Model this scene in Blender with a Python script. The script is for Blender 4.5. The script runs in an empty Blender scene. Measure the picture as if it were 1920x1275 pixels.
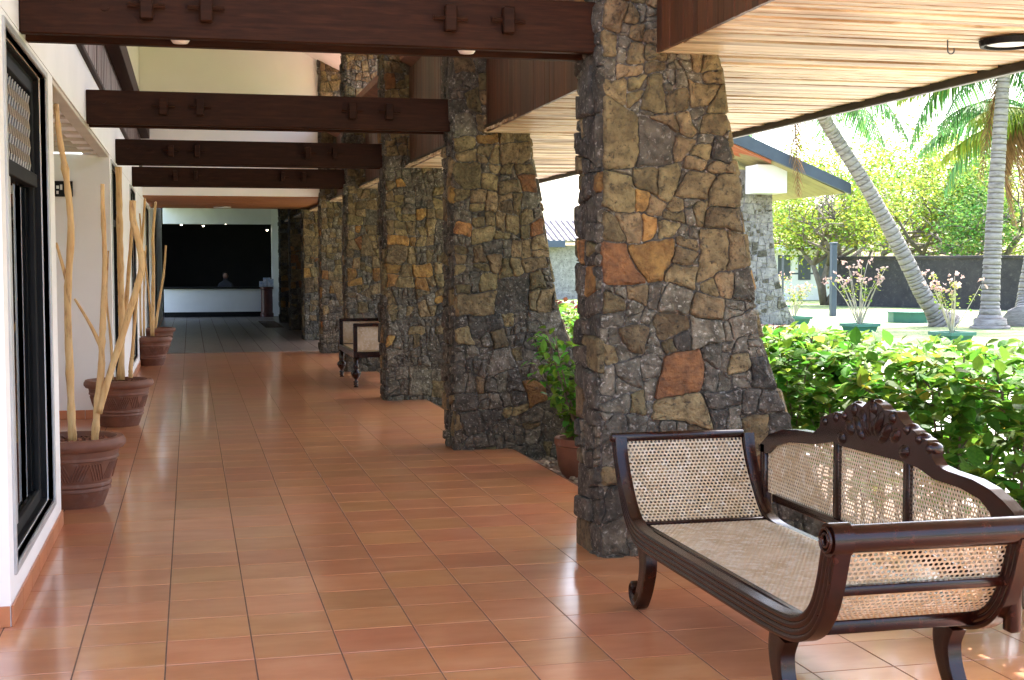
import bpy, bmesh, math, random
from mathutils import Vector, Matrix, Quaternion, noise
R = math.radians
random.seed(7)
scn = bpy.context.scene
COL = scn.collection

# ------------------------------------------------------------------ camera
CAM_H = 1.5
YAW, PITCH, ROLL, FPX = 0.234912, 0.056565, -0.001843, 2516.35
_f0 = Vector((math.sin(YAW), math.cos(YAW), 0)); _r0 = Vector((math.cos(YAW), -math.sin(YAW), 0)); _u0 = Vector((0, 0, 1))
FWD = _f0*math.cos(PITCH) - _u0*math.sin(PITCH)
_u1 = _u0*math.cos(PITCH) + _f0*math.sin(PITCH)
RGT = _r0*math.cos(ROLL) + _u1*math.sin(ROLL)
UPV = _u1*math.cos(ROLL) - _r0*math.sin(ROLL)
CAM = Vector((0, 0, CAM_H))
cd = bpy.data.cameras.new('camera'); cam = bpy.data.objects.new('camera', cd); COL.objects.link(cam)
cd.sensor_width = 36.0; cd.lens = FPX/1920*36.0; cd.clip_start = 0.05; cd.clip_end = 2000
m = Matrix((RGT, UPV, -FWD)).transposed().to_4x4(); m.translation = CAM; cam.matrix_world = m
scn.camera = cam
def at(px, py, Y):            # world point seen at a photo pixel, at distance Y along the verandah
    d = FWD*FPX + RGT*(px-960) - UPV*(py-637.5); return CAM + d*(Y/d.y)
def atx(px, py, X):
    d = FWD*FPX + RGT*(px-960) - UPV*(py-637.5); return CAM + d*(X/d.x)
def inview(p, mrg=60):
    d = Vector(p)-CAM; z = d.dot(FWD)
    if z < .1: return False
    x = 960+FPX*d.dot(RGT)/z; y = 637.5-FPX*d.dot(UPV)/z
    return -mrg < x < 1920+mrg and -mrg < y < 1275+mrg

# ------------------------------------------------------------------ world, sun, exposure
SUN_EL, SUN_AZ = 55.0, 52.0          # azimuth from +Y towards +X
w = bpy.data.worlds.new('World'); scn.world = w; w.use_nodes = True
nt = w.node_tree; bg = nt.nodes['Background']
sky = nt.nodes.new('ShaderNodeTexSky'); sky.sky_type = 'NISHITA'; sky.sun_disc = False
sky.sun_elevation = R(SUN_EL); sky.sun_rotation = R(SUN_AZ); sky.dust_density = 4.0; sky.air_density = .9; sky.ozone_density = .8
nt.links.new(sky.outputs[0], bg.inputs[0]); bg.inputs[1].default_value = 0.15
sd = bpy.data.lights.new('sun', 'SUN'); sd.energy = 2.4; sd.angle = R(0.5); sd.color = (1, .975, .935)
so = bpy.data.objects.new('sun', sd); COL.objects.link(so)
sv = Vector((math.cos(R(SUN_EL))*math.sin(R(SUN_AZ)), math.cos(R(SUN_EL))*math.cos(R(SUN_AZ)), math.sin(R(SUN_EL))))
so.rotation_mode = 'QUATERNION'; so.rotation_quaternion = (-sv).to_track_quat('-Z', 'Y'); so.location = sv*60
vs = scn.view_settings; vs.view_transform = 'Standard'; vs.look = 'None'; vs.gamma = 1.0; vs.exposure = 3.1
try: vs.use_curve_mapping = False
except Exception: pass
try:
    scn.cycles.max_bounces = 10; scn.cycles.diffuse_bounces = 6; scn.cycles.transparent_max_bounces = 16
    scn.cycles.sample_clamp_indirect = 4; scn.cycles.blur_glossy = 0.3; scn.cycles.use_denoising = True; scn.cycles.denoising_input_passes = 'RGB_ALBEDO_NORMAL'; scn.cycles.denoising_prefilter = 'ACCURATE';  scn.cycles.caustics_reflective = False; scn.cycles.caustics_refractive = False
except Exception: pass

# ------------------------------------------------------------------ helpers
def empty(name, loc=(0, 0, 0), rz=0):
    o = bpy.data.objects.new(name, None); COL.objects.link(o); o.location = loc; o.rotation_euler = (0, 0, rz)
    o.empty_display_size = .1
    return o
def tag(o, label=None, cat=None, group=None, kind=None):
    if label: o['label'] = label
    if cat: o['category'] = cat
    if group: o['group'] = group
    if kind: o['kind'] = kind
    return o
def link(name, me, mat=None, parent=None):
    if mat is not None and not me.materials: me.materials.append(mat)
    o = bpy.data.objects.new(name, me); COL.objects.link(o)
    if parent is not None: o.parent = parent
    return o
class MB:
    def __init__(s): s.v = []; s.f = []; s.m = []; s.sm = False
    def add(s, vs, fs, mi=0):
        b = len(s.v); s.v += [tuple(v) for v in vs]; s.f += [tuple(b+i for i in f) for f in fs]; s.m += [mi]*len(fs); return s
    def box(s, x0, x1, y0, y1, z0, z1, mi=0):
        return s.add([(x0,y0,z0),(x1,y0,z0),(x1,y1,z0),(x0,y1,z0),(x0,y0,z1),(x1,y0,z1),(x1,y1,z1),(x0,y1,z1)],
              [(0,3,2,1),(4,5,6,7),(0,1,5,4),(1,2,6,5),(2,3,7,6),(3,0,4,7)], mi)
    def bbox(s, x0, x1, y0, y1, z0, z1, b=.005, mi=0):     # box with chamfered edges
        bm = bmesh.new(); bmesh.ops.create_cube(bm, size=1)
        for v in bm.verts: v.co = Vector(((x0+x1)/2+v.co.x*(x1-x0), (y0+y1)/2+v.co.y*(y1-y0), (z0+z1)/2+v.co.z*(z1-z0)))
        bmesh.ops.bevel(bm, geom=bm.edges[:], offset=b, segments=1, affect='EDGES')
        bm.verts.index_update(); s.add([v.co[:] for v in bm.verts], [[v.index for v in f.verts] for f in bm.faces], mi); bm.free(); return s
    def tube(s, pts, rad, n=8, mi=0, cap=True, sq=1.0, jit=0):
        pts = [Vector(p) for p in pts]; k = len(pts)
        if not hasattr(rad, '__len__'): rad = [rad]*k
        t0 = (pts[1]-pts[0]).normalized(); ref = Vector((0,0,1)) if abs(t0.z) < .9 else Vector((1,0,0))
        a = t0.cross(ref).normalized(); b = len(s.v)
        for i, p in enumerate(pts):
            t = (pts[min(i+1,k-1)]-pts[max(i-1,0)]).normalized()
            a = (a - t*a.dot(t)); a = a.normalized() if a.length > 1e-6 else t.orthogonal().normalized()
            c = t.cross(a)
            for j in range(n):
                th = 2*math.pi*j/n; rr = rad[i]*(1+(random.uniform(-jit,jit) if jit else 0))
                s.v.append(tuple(p + a*math.cos(th)*rr + c*math.sin(th)*rr*sq))
        for i in range(k-1):
            for j in range(n):
                s.f.append((b+i*n+j, b+i*n+(j+1)%n, b+(i+1)*n+(j+1)%n, b+(i+1)*n+j)); s.m.append(mi)
        if cap:
            s.f.append(tuple(b+j for j in range(n))[::-1]); s.m.append(mi)
            s.f.append(tuple(b+(k-1)*n+j for j in range(n))); s.m.append(mi)
        return s
    def lathe(s, prof, n=24, c=(0,0,0), mi=0, sx=1, sy=1):
        b = len(s.v); k = len(prof)
        for r, z in prof:
            for j in range(n):
                th = 2*math.pi*j/n; s.v.append((c[0]+r*sx*math.cos(th), c[1]+r*sy*math.sin(th), c[2]+z))
        for i in range(k-1):
            for j in range(n):
                s.f.append((b+i*n+j, b+i*n+(j+1)%n, b+(i+1)*n+(j+1)%n, b+(i+1)*n+j)); s.m.append(mi)
        if prof[0][0] > 1e-5: s.f.append(tuple(b+j for j in range(n))[::-1]); s.m.append(mi)
        if prof[-1][0] > 1e-5: s.f.append(tuple(b+(k-1)*n+j for j in range(n))); s.m.append(mi)
        return s
    def strip(s, top, bot, x0, x1, mi=0):   # closed slab between two (y,z) contours, from x0 to x1
        n = len(top); b = len(s.v)
        for x in (x0, x1):
            for (y, z) in top: s.v.append((x, y, z))
            for (y, z) in bot: s.v.append((x, y, z))
        T0, B0, T1, B1 = b, b+n, b+2*n, b+3*n
        for i in range(n-1):
            for f in ((T0+i, T0+i+1, B0+i+1, B0+i), (T1+i, B1+i, B1+i+1, T1+i+1), (T0+i, T1+i, T1+i+1, T0+i+1), (B0+i, B0+i+1, B1+i+1, B1+i)):
                s.f.append(f); s.m.append(mi)
        s.f.append((T0, B0, B1, T1)); s.f.append((T0+n-1, T1+n-1, B1+n-1, B0+n-1)); s.m += [mi, mi]
        return s
    def mesh(s, name, smooth=False):
        me = bpy.data.meshes.new(name); me.from_pydata(s.v, [], s.f); me.update()
        if smooth: me.polygons.foreach_set('use_smooth', [True]*len(me.polygons))
        return me
    def build(s, name, mat, parent=None, smooth=False, angle=None):
        me = s.mesh(name, smooth or angle is not None)
        mats = mat if isinstance(mat, (list, tuple)) else [mat]
        for q in mats: me.materials.append(q)
        if len(mats) > 1: me.polygons.foreach_set('material_index', s.m)
        if angle is not None:
            bm = bmesh.new(); bm.from_mesh(me); bm.normal_update()
            for e in bm.edges:
                if len(e.link_faces) == 2 and e.calc_face_angle(0) > R(angle): e.smooth = False
            bm.to_mesh(me); bm.free()
        return link(name, me, None, parent)
def recalc(o):
    bm = bmesh.new(); bm.from_mesh(o.data); bmesh.ops.recalc_face_normals(bm, faces=bm.faces[:]); bm.to_mesh(o.data); bm.free(); return o

# ------------------------------------------------------------------ materials
def mat(name, c1, c2=None, scale=4, rough=.6, bump=0, bscale=None, stretch=(1,1,1), rnd=None, rv=.25, transl=0, spec=.5, coat=0,
        det=6, ramp=(.35,.65), hue=0, rrough=0, c3=None, s3=20, r3=(.55,.7), metal=0, emit=None, bdist=.02, wpos=False):
    mt = bpy.data.materials.new(name); mt.use_nodes = True; N = mt.node_tree.nodes; L = mt.node_tree.links
    p = N['Principled BSDF']; out = N['Material Output']
    p.inputs['Roughness'].default_value = rough; p.inputs['Specular IOR Level'].default_value = spec
    p.inputs['Coat Weight'].default_value = coat; p.inputs['Coat Roughness'].default_value = .12; p.inputs['Metallic'].default_value = metal
    tc = N.new('ShaderNodeTexCoord'); mp = N.new('ShaderNodeMapping'); mp.inputs['Scale'].default_value = stretch
    L.new(N.new('ShaderNodeNewGeometry').outputs['Position'] if wpos else tc.outputs['Object'], mp.inputs['Vector'])
    col = None
    def noi(sc, d=det):
        n = N.new('ShaderNodeTexNoise'); n.inputs['Scale'].default_value = sc; n.inputs['Detail'].default_value = d; n.inputs['Roughness'].default_value = .6
        L.new(mp.outputs[0], n.inputs['Vector']); return n
    def mix(fac, a, b, blend='MIX'):
        x = N.new('ShaderNodeMix'); x.data_type = 'RGBA'; x.blend_type = blend
        if hasattr(fac, 'is_linked'): L.new(fac, x.inputs[0])
        else: x.inputs[0].default_value = fac
        for q, i in ((a, 6), (b, 7)):
            if isinstance(q, tuple): x.inputs[i].default_value = (*q, 1)
            else: L.new(q, x.inputs[i])
        return x.outputs[2]
    def rmp(src, a, b):
        r_ = N.new('ShaderNodeMapRange'); r_.inputs[1].default_value = a; r_.inputs[2].default_value = b; L.new(src, r_.inputs[0]); return r_.outputs[0]
    if c2 is None: c2 = tuple(x*.8 for x in c1)
    n1 = noi(scale)
    col = mix(rmp(n1.outputs['Fac'], *ramp), c1, c2)
    if c3 is not None:
        n3 = noi(s3, 4); col = mix(rmp(n3.outputs['Fac'], *r3), col, c3)
    if rnd:
        if rnd == 'obj': s_ = N.new('ShaderNodeObjectInfo').outputs['Random']
        else: s_ = N.new('ShaderNodeNewGeometry').outputs['Random Per Island']
        hs = N.new('ShaderNodeHueSaturation'); L.new(col, hs.inputs['Color'])
        L.new((lambda q: q)(rmp2(N, L, s_, 1-rv, 1+rv)), hs.inputs['Value'])
        if hue:
            wn = N.new('ShaderNodeTexWhiteNoise'); wn.noise_dimensions = '1D'; L.new(s_, wn.inputs['W'])
            L.new(rmp2(N, L, wn.outputs['Value'], .5-hue, .5+hue), hs.inputs['Hue'])
        col = hs.outputs['Color']
    L.new(col, p.inputs['Base Color'])
    if rrough:
        L.new(rmp2(N, L, n1.outputs['Fac'], rough-rrough, rough+rrough), p.inputs['Roughness'])
    if bump:
        nb = noi(bscale or scale*3, 8); b = N.new('ShaderNodeBump'); b.inputs['Strength'].default_value = bump; b.inputs['Distance'].default_value = bdist
        L.new(nb.outputs['Fac'], b.inputs['Height']); L.new(b.outputs[0], p.inputs['Normal'])
    if transl:
        t = N.new('ShaderNodeBsdfTranslucent'); L.new(col, t.inputs['Color']); ms = N.new('ShaderNodeMixShader'); ms.inputs[0].default_value = transl
        L.new(p.outputs[0], ms.inputs[1]); L.new(t.outputs[0], ms.inputs[2]); L.new(ms.outputs[0], out.inputs['Surface'])
    if emit: p.inputs['Emission Color'].default_value = (*emit[0], 1); p.inputs['Emission Strength'].default_value = emit[1]
    return mt
def rmp2(N, L, src, a, b):
    r_ = N.new('ShaderNodeMapRange'); r_.inputs[3].default_value = a; r_.inputs[4].default_value = b; L.new(src, r_.inputs[0]); return r_.outputs[0]
def glass_mat(name, tint=(.9,.93,.92)):
    mt = bpy.data.materials.new(name); mt.use_nodes = True; N = mt.node_tree.nodes; L = mt.node_tree.links; N.remove(N['Principled BSDF'])
    fr = N.new('ShaderNodeFresnel'); fr.inputs[0].default_value = 1.5; tr = N.new('ShaderNodeBsdfTransparent'); tr.inputs[0].default_value = (*tint, 1)
    gl = N.new('ShaderNodeBsdfGlossy'); gl.inputs['Roughness'].default_value = .01; mx = N.new('ShaderNodeMixShader')
    L.new(fr.outputs[0], mx.inputs[0]); L.new(tr.outputs[0], mx.inputs[1]); L.new(gl.outputs[0], mx.inputs[2]); L.new(mx.outputs[0], N['Material Output'].inputs['Surface'])
    return mt
M = {}
TL1, TL2, TL3 = (.47,.190,.082), (.40,.150,.062), (.51,.235,.115)
M['tile'] = mat('terracotta_tile', TL1, TL2, 4, .30, 0, 40, (1,2.6,1), 'obj', .10, spec=.6, c3=TL3, s3=2.5, r3=(.45,.7), hue=.008, rrough=.018, bdist=.0015, coat=.7, wpos=True, det=3)
M['tile_i'] = mat('terracotta_tile_far', TL1, TL2, 4, .30, 0, 40, (1,2.6,1), 'isl', .10, spec=.6, c3=TL3, s3=2.5, r3=(.45,.7), hue=.008, rrough=.018, bdist=.0015, coat=.7, wpos=True, det=3)
M['grout'] = mat('dark_grout', (.085,.045,.03), (.12,.065,.045), 20, .85)
M['lobby_tile'] = mat('grey_lobby_tile', (.13,.10,.085), (.095,.073,.062), 3, .3, .05, 40, (1,5,1), 'isl', .12, rrough=.08, bdist=.002)
M['skirt'] = mat('terracotta_skirting', (.50,.19,.08), (.43,.15,.06), 4, .3, rnd='obj', rv=.12)
M['white'] = mat('white_plaster', (.87,.865,.85), (.82,.815,.80), 1.2, .7, .12, 30, bdist=.004, c3=(.76,.745,.71), s3=3, r3=(.68,.88))
M['white2'] = mat('cool_white_plaster', (.74,.74,.75), (.68,.68,.69), 1.5, .6, .05, 30, bdist=.003)
M['cream'] = mat('cream_plaster', (.88,.87,.83), (.85,.835,.79), 1.0, .7, .05, 20, bdist=.003)
M['louvre'] = mat('beige_painted_timber', (.58,.53,.45), (.50,.46,.39), 3, .6)
M['beam'] = mat('dark_stained_beam', (.030,.0098,.0038), (.018,.0058,.0024), 5, .6, .2, 30, (1,12,12), c3=(.046,.0155,.006), s3=4, r3=(.5,.75), rnd='obj', rv=.15, bdist=.004, spec=.12)
M['boards'] = mat('red_brown_boarding', (.10,.032,.011), (.055,.018,.007), 5, .45, .2, 30, (8,8,.8), rnd='isl', rv=.35, bdist=.003)
M['claddl'] = mat('grey_brown_cladding', (.16,.10,.085), (.10,.06,.05), 5, .5, .2, 30, (8,8,.8), rnd='isl', rv=.4, bdist=.003)
M['ceil'] = mat('warm_wood_ceiling', (.36,.135,.035), (.27,.095,.025), 3, .5, .1, 30, (1,14,1), bdist=.003)
M['slat'] = mat('pale_timber_slat', (.56,.42,.265), (.29,.17,.08), .9, .5, .12, 30, (1.1,7,7), 'obj', .25, ramp=(.4,.62), c3=(.64,.52,.36), s3=2.2, r3=(.5,.62), bdist=.003, wpos=True)
M['slat_i'] = mat('pale_timber_slat_far', (.56,.42,.265), (.29,.17,.08), .9, .5, .12, 30, (1.1,7,7), 'isl', .25, ramp=(.4,.62), c3=(.64,.52,.36), s3=2.2, r3=(.5,.62), bdist=.003, wpos=True)
M['orangewood'] = mat('orange_stained_timber', (.42,.12,.045), (.34,.09,.035), 4, .5)
M['olivewood'] = mat('olive_timber_soffit', (.34,.29,.13), (.27,.22,.10), 3, .6, rnd='obj', rv=.15)
M['fasciadark'] = mat('dark_eave_trim', (.02,.016,.014), (.035,.028,.024), 5, .5)
M['slate'] = mat('slate_blue_verge', (.055,.075,.115), (.045,.06,.095), 3, .5)
M['roof'] = mat('clay_roof_tiles', (.30,.14,.09), (.20,.10,.07), 6, .7, .3, 20)
M['greyroof'] = mat('weathered_roof_tiles', (.30,.26,.25), (.20,.18,.18), 6, .8)
ST = dict(bump=1.0, bscale=30, rnd='obj', rv=.34, bdist=.05, rough=.85, scale=15, ramp=(.38,.60))
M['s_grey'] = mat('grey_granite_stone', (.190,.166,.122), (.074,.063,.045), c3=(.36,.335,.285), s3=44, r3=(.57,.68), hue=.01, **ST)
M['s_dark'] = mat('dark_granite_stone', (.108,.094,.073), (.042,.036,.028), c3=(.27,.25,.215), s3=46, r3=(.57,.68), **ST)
M['s_brown'] = mat('olive_brown_stone', (.255,.19,.093), (.125,.09,.043), c3=(.04,.03,.02), s3=40, r3=(.55,.70), hue=.012, **ST)
M['s_ochre'] = mat('ochre_stone', (.36,.20,.060), (.21,.105,.032), c3=(.09,.055,.028), s3=20, r3=(.54,.74), hue=.012, **ST)
M['s_rust'] = mat('rust_red_stone', (.28,.125,.045), (.17,.075,.03), c3=(.08,.04,.022), s3=20, r3=(.54,.74), **ST)
M['mortar'] = mat('rough_mortar', (.055,.048,.042), (.13,.115,.10), 14, .95, 1, 40, c3=(.42,.39,.34), s3=26, r3=(.52,.66), bdist=.03)
M['farstone'] = mat('weathered_stone', (.36,.335,.32), (.20,.185,.18), 5, .9, .8, 20, c3=(.07,.06,.06), s3=14, r3=(.55,.7), rnd='isl', rv=.3, bdist=.04)
M['wood'] = mat('polished_mahogany', (.020,.0040,.0020), (.008,.0019,.0011), 5, .25, .08, 60, (3,3,3), coat=.15, spec=.28, bdist=.002, c3=(.042,.0095,.0045), s3=9, r3=(.55,.75))
M['cane'] = mat('woven_cane', (.56,.46,.315), (.42,.315,.18), 7, .6, .3, 300, c3=(.60,.53,.41), s3=30, r3=(.5,.65), bdist=.001, transl=.12)
M['pot'] = mat('terracotta_pot', (.185,.068,.034), (.125,.046,.026), 7, .65, .25, 40, c3=(.22,.17,.15), s3=5, r3=(.60,.8), bdist=.004)
M['chips'] = mat('clay_chips', (.30,.11,.05), (.16,.06,.03), 30, .8, rnd='isl', rv=.5)
M['stick'] = mat('pale_driftwood', (.70,.48,.22), (.54,.31,.11), 6, .5, .4, 50, (4,4,.8), c3=(.26,.125,.04), s3=9, r3=(.56,.72), bdist=.004)
M['alu'] = mat('grey_aluminium', (.48,.48,.48), (.40,.40,.40), 3, .4, metal=.4)
M['black'] = mat('black_frame', (.008,.008,.009), (.013,.013,.013), 4, .6, spec=.15)
M['grille'] = mat('pale_metal_grille', (.52,.48,.40), (.44,.40,.33), 5, .5)
M['glass'] = glass_mat('window_glass')
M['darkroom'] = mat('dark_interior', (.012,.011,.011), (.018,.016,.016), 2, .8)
M['cards'] = mat('postcards', (.05,.16,.28), (.05,.22,.17), 30, .4, rnd='isl', rv=.6, hue=.18)
M['lampwhite'] = mat('white_lamp_trim', (.85,.85,.83), None, 4, .4)
M['bulb'] = mat('lit_bulb', (1,.95,.85), None, 4, .4, emit=((1,.88,.68), 4))
M['mat'] = mat('brown_doormat', (.14,.095,.06), (.09,.06,.04), 60, .95, .5, 120)
M['grass'] = mat('lawn', (.10,.17,.045), (.20,.225,.085), .8, .9, .4, 30, c3=(.33,.31,.18), s3=.30, r3=(.5,.66), bdist=.05)
M['soil'] = mat('garden_soil', (.16,.10,.065), (.09,.06,.04), 8, .95, .8, 30)
M['pave'] = mat('pale_path', (.46,.42,.36), (.38,.35,.30), 3, .85)
M['pebble'] = mat('gravel_stones', (.36,.27,.20), (.22,.16,.12), 12, .8, rnd='isl', rv=.5, hue=.02)
LF = dict(rough=.58, spec=.3, transl=.5, rnd='isl', scale=9)
M['leaf'] = mat('hedge_leaf', (.125,.27,.025), (.075,.18,.02), rv=.5, hue=.035, **LF)
M['leaf_o'] = mat('hedge_leaf_single', (.125,.27,.025), (.075,.18,.02), rv=.5, hue=.035, **{**LF, 'rnd': 'obj'})
M['leaf_y'] = mat('yellowed_leaf', (.62,.44,.04), (.50,.38,.05), rv=.3, hue=.02, **{**LF, 'rnd': 'obj'})
M['leaf_r'] = mat('croton_leaf', (.13,.035,.022), (.085,.03,.018), rv=.5, hue=.03, **LF)
M['leaf_t'] = mat('tree_leaf', (.27,.33,.04), (.16,.24,.03), rv=.55, hue=.05, **LF)
M['leaf_d'] = mat('deep_tree_leaf', (.13,.25,.045), (.08,.18,.035), rv=.5, hue=.04, **LF)
M['frond'] = mat('palm_frond', (.11,.24,.06), (.07,.17,.06), rv=.45, hue=.04, **LF)
M['frond_y'] = mat('yellow_palm_frond', (.30,.34,.05), (.20,.26,.04), rv=.4, hue=.03, **LF)
M['frond_b'] = mat('dead_palm_frond', (.30,.17,.075), (.20,.11,.05), rv=.4, **LF)
M['bark'] = mat('grey_bark', (.22,.18,.145), (.13,.105,.085), 6, .9, .7, 25, bdist=.03)
M['palmbark'] = mat('ringed_palm_bark', (.34,.31,.29), (.22,.195,.18), 4, .9, .6, 14, (1,1,5), c3=(.12,.10,.09), s3=3, r3=(.58,.7), bdist=.03)
M['palmring'] = mat('palm_ring_scar', (.20,.175,.155), (.11,.095,.085), 6, .95)
M['palebark'] = mat('pale_stem', (.50,.45,.35), (.38,.33,.25), 8, .8)
M['flower'] = mat('pale_blossom', (.60,.48,.36), (.58,.34,.32), 3, .6, rnd='isl', rv=.2, transl=.3)
M['planter'] = mat('green_planter_paint', (.035,.17,.12), (.03,.14,.10), 4, .5)
M['darkwall'] = mat('dark_garden_wall', (.055,.048,.046), (.035,.03,.03), 2, .9, .6, 12, c3=(.10,.085,.075), s3=6, r3=(.55,.75), bdist=.04)
M['stemdark'] = mat('hedge_stem', (.16,.115,.075), (.10,.07,.045), 10, .85)
M['skin'] = mat('skin', (.28,.15,.10), None, 4, .6)
M['cloth'] = mat('dark_cloth', (.03,.03,.045), None, 4, .8)
M['kiosk'] = mat('red_brown_kiosk', (.085,.016,.009), (.06,.012,.007), 4, .4)
M['leaflet'] = mat('printed_leaflets', (.22,.24,.50), (.62,.60,.68), 14, .5, rnd='isl', rv=.4, hue=.06)
M['metal'] = mat('dark_metal', (.09,.10,.12), None, 4, .5)

# ================================================================== THE SETTING
T = 0.33; X0 = -0.4422; Y0 = 5.1192        # tile module and one joint crossing
FLOOR_X0 = X0 - 4*T; EDGE = X0 + 9*T + .012   # outer kerb of the tiled floor
LOB = 23.42
g = MB(); g.add([(-400,-300,-.13),(500,-300,-.13),(500,700,-.13),(-400,700,-.13)], [(0,1,2,3)])
tag(g.build('lawn_ground', M['grass']), kind='structure')
s = MB(); s.box(2.2, 3.44, 6.43, 34, -.30, -.105); s.box(3.44, 5.0, 3.0, 34, -.30, -.1052); tag(s.build('planting_bed', M['soil']), kind='structure')
s = MB(); s.add([(5.0,-20,-.118),(10.2,-20,-.118),(10.2,60,-.118),(5.0,60,-.118)], [(0,1,2,3)]); tag(s.build('garden_path', M['pave']), kind='structure')

fl = empty('tiled_floor', (0,0,0)); tag(fl, kind='structure')
b = MB(); b.box(FLOOR_X0, EDGE, -8, LOB, -.3, -.0010); b.box(EDGE, 3.43, -8, 6.42, -.3, -.0012); b.box(3.43, 4.3, -8, 2.95, -.3, -.0014); b.build('floor_slab', M['grout'], fl)
def tile_mb(x, y, sx, sy, mb, z=0, hg=.0026):
    c = .0012
    x0, x1, y0, y1 = x+hg, x+sx-hg, y+hg, y+sy-hg
    mb.add([(x0,y0,-.006+z),(x1,y0,-.006+z),(x1,y1,-.006+z),(x0,y1,-.006+z),(x0,y0,-.0015+z),(x1,y0,-.0015+z),(x1,y1,-.0015+z),(x0,y1,-.0015+z),
            (x0+c,y0+c,z),(x1-c,y0+c,z),(x1-c,y1-c,z),(x0+c,y1-c,z)],
           [(0,1,5,4),(1,2,6,5),(2,3,7,6),(3,0,4,7),(4,5,9,8),(5,6,10,9),(6,7,11,10),(7,4,8,11),(8,9,10,11)])
tb = MB(); tile_mb(-T/2, -T/2, T, T, tb); tile_me = tb.mesh('tile'); tile_me.materials.append(M['tile'])
cells = []
for i in range(-4, 20):
    for j in range(-40, 56):
        x, y = X0+i*T, Y0+j*T
        if i >= 9 and y+T > 6.46: continue
        if i >= 12 and y+T > 2.99: continue
        if x+T > 4.35 or y+T > LOB: continue
        cells.append((x, y))
near, far = [], []
for (x, y) in cells:
    c = Vector((x+T/2, y+T/2, 0))
    (near if (inview(c, 10) and y > 3.0) else far).append((x, y))
near.sort(key=lambda q: q[0]**2+q[1]**2)
for (x, y) in near[:300]:
    o = link('tile', tile_me, None, fl); o.location = (x+T/2, y+T/2, random.uniform(-.0002, .0005)); o.rotation_euler = (random.uniform(-.0010,.0010), random.uniform(-.0010,.0010), 0)
tb = MB()
for (x, y) in far+near[300:]:
    z = random.uniform(-.0001, .0003); x0, x1, y0, y1 = x+.0026, x+T-.0026, y+.0012, y+T-.0012
    tb.add([(x0,y0,-.004),(x1,y0,-.004),(x1,y1,-.004),(x0,y1,-.004),(x0,y0,z),(x1,y0,z),(x1,y1,z),(x0,y1,z)], [(0,1,5,4),(1,2,6,5),(2,3,7,6),(3,0,4,7),(4,5,6,7)])
tag(tb.build('farther_tiles', M['tile_i'], fl), kind='stuff')

lf = empty('lobby_floor', (0,0,0)); tag(lf, kind='structure')
b = MB(); b.box(FLOOR_X0, 3.6, LOB+.002, 46, -.3, -.008); b.build('floor_slab', M['grout'], lf)
tb = MB()
for i in range(-4, 12):
    for j in range(0, 68): tile_mb(X0+i*T, LOB+.004+j*T, T, T, tb, -.002, .005)
tag(tb.build('lobby_tiles', M['lobby_tile'], lf), kind='stuff')

# ================================================================== STONE BUTTRESSES
def area(c): return abs(sum(c[i][0]*c[(i+1)%len(c)][1]-c[(i+1)%len(c)][0]*c[i][1] for i in range(len(c))))/2
def clip(c, px, py, nx, ny):
    n = []
    for a in range(len(c)):
        p, q = c[a], c[(a+1) % len(c)]
        fp = (p[0]-px)*nx+(p[1]-py)*ny; fq = (q[0]-px)*nx+(q[1]-py)*ny
        if fp <= 0: n.append(p)
        if (fp < 0 < fq) or (fq < 0 < fp):
            t = fp/(fp-fq); n.append((p[0]+(q[0]-p[0])*t, p[1]+(q[1]-p[1])*t))
    return n
def rubble(poly, rng, amean, chips=.35):
    """split a wall face into angular rubble stones of very uneven size"""
    out, todo = [], [poly]
    while todo:
        c = todo.pop(); A_ = area(c)
        cx = sum(p[0] for p in c)/len(c); cy = sum(p[1] for p in c)/len(c)
        sxx = sum((p[0]-cx)**2 for p in c); syy = sum((p[1]-cy)**2 for p in c); sxy = sum((p[0]-cx)*(p[1]-cy) for p in c)
        th = .5*math.atan2(2*sxy, sxx-syy); l1 = sxx*math.cos(th)**2+2*sxy*math.sin(th)*math.cos(th)+syy*math.sin(th)**2; l2 = max(sxx+syy-l1, 1e-9)
        tgt = amean*math.exp(rng.gauss(0, .75))*(1+1.1*noise.noise(Vector((cx*2.6, cy*2.6, amean*991+rng.seed0))))
        if A_ < max(tgt, 3.5e-4) and l1/l2 < 9:
            if rng.random() < chips and A_ > .006:      # knock off a corner: a chip wedged beside the stone
                k = rng.randrange(len(c)); p = c[k]; dx, dy = p[0]-cx, p[1]-cy; l = math.hypot(dx, dy) or 1; f_ = rng.uniform(.60,.78); a_ = rng.uniform(-.35,.35)
                nx, ny = (dx*math.cos(a_)-dy*math.sin(a_))/l, (dx*math.sin(a_)+dy*math.cos(a_))/l
                m1 = clip(c, cx+dx*f_, cy+dy*f_, nx, ny); m2 = clip(c, cx+dx*f_, cy+dy*f_, -nx, -ny)
                if len(m1) >= 3 and len(m2) >= 3: out += [m1, m2]; continue
            out.append(c); continue
        th += rng.gauss(0, .16); q_ = round(th/(math.pi/2))*(math.pi/2); th = q_+(th-q_)*.55; nx, ny = math.cos(th), math.sin(th)
        pr = [(p[0]-cx)*nx+(p[1]-cy)*ny for p in c]; t = min(pr)+(max(pr)-min(pr))*rng.uniform(.34,.66)
        a, b_ = clip(c, cx+nx*t, cy+ny*t, nx, ny), clip(c, cx+nx*t, cy+ny*t, -nx, -ny)
        for q in (a, b_):
            if len(q) >= 3 and area(q) > 1.2e-4: todo.append(q)
    return out
def warp(u, v, k, amp=.030):
    a = noise.noise(Vector((u*5.5, v*5.5, k))); b_ = noise.noise(Vector((u*5.5, v*5.5, k+17.3)))
    c = noise.noise(Vector((u*22, v*22, k+5))); d = noise.noise(Vector((u*22, v*22, k+29)))
    return (u+amp*a+.014*c, v+amp*b_+.014*d)
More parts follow.
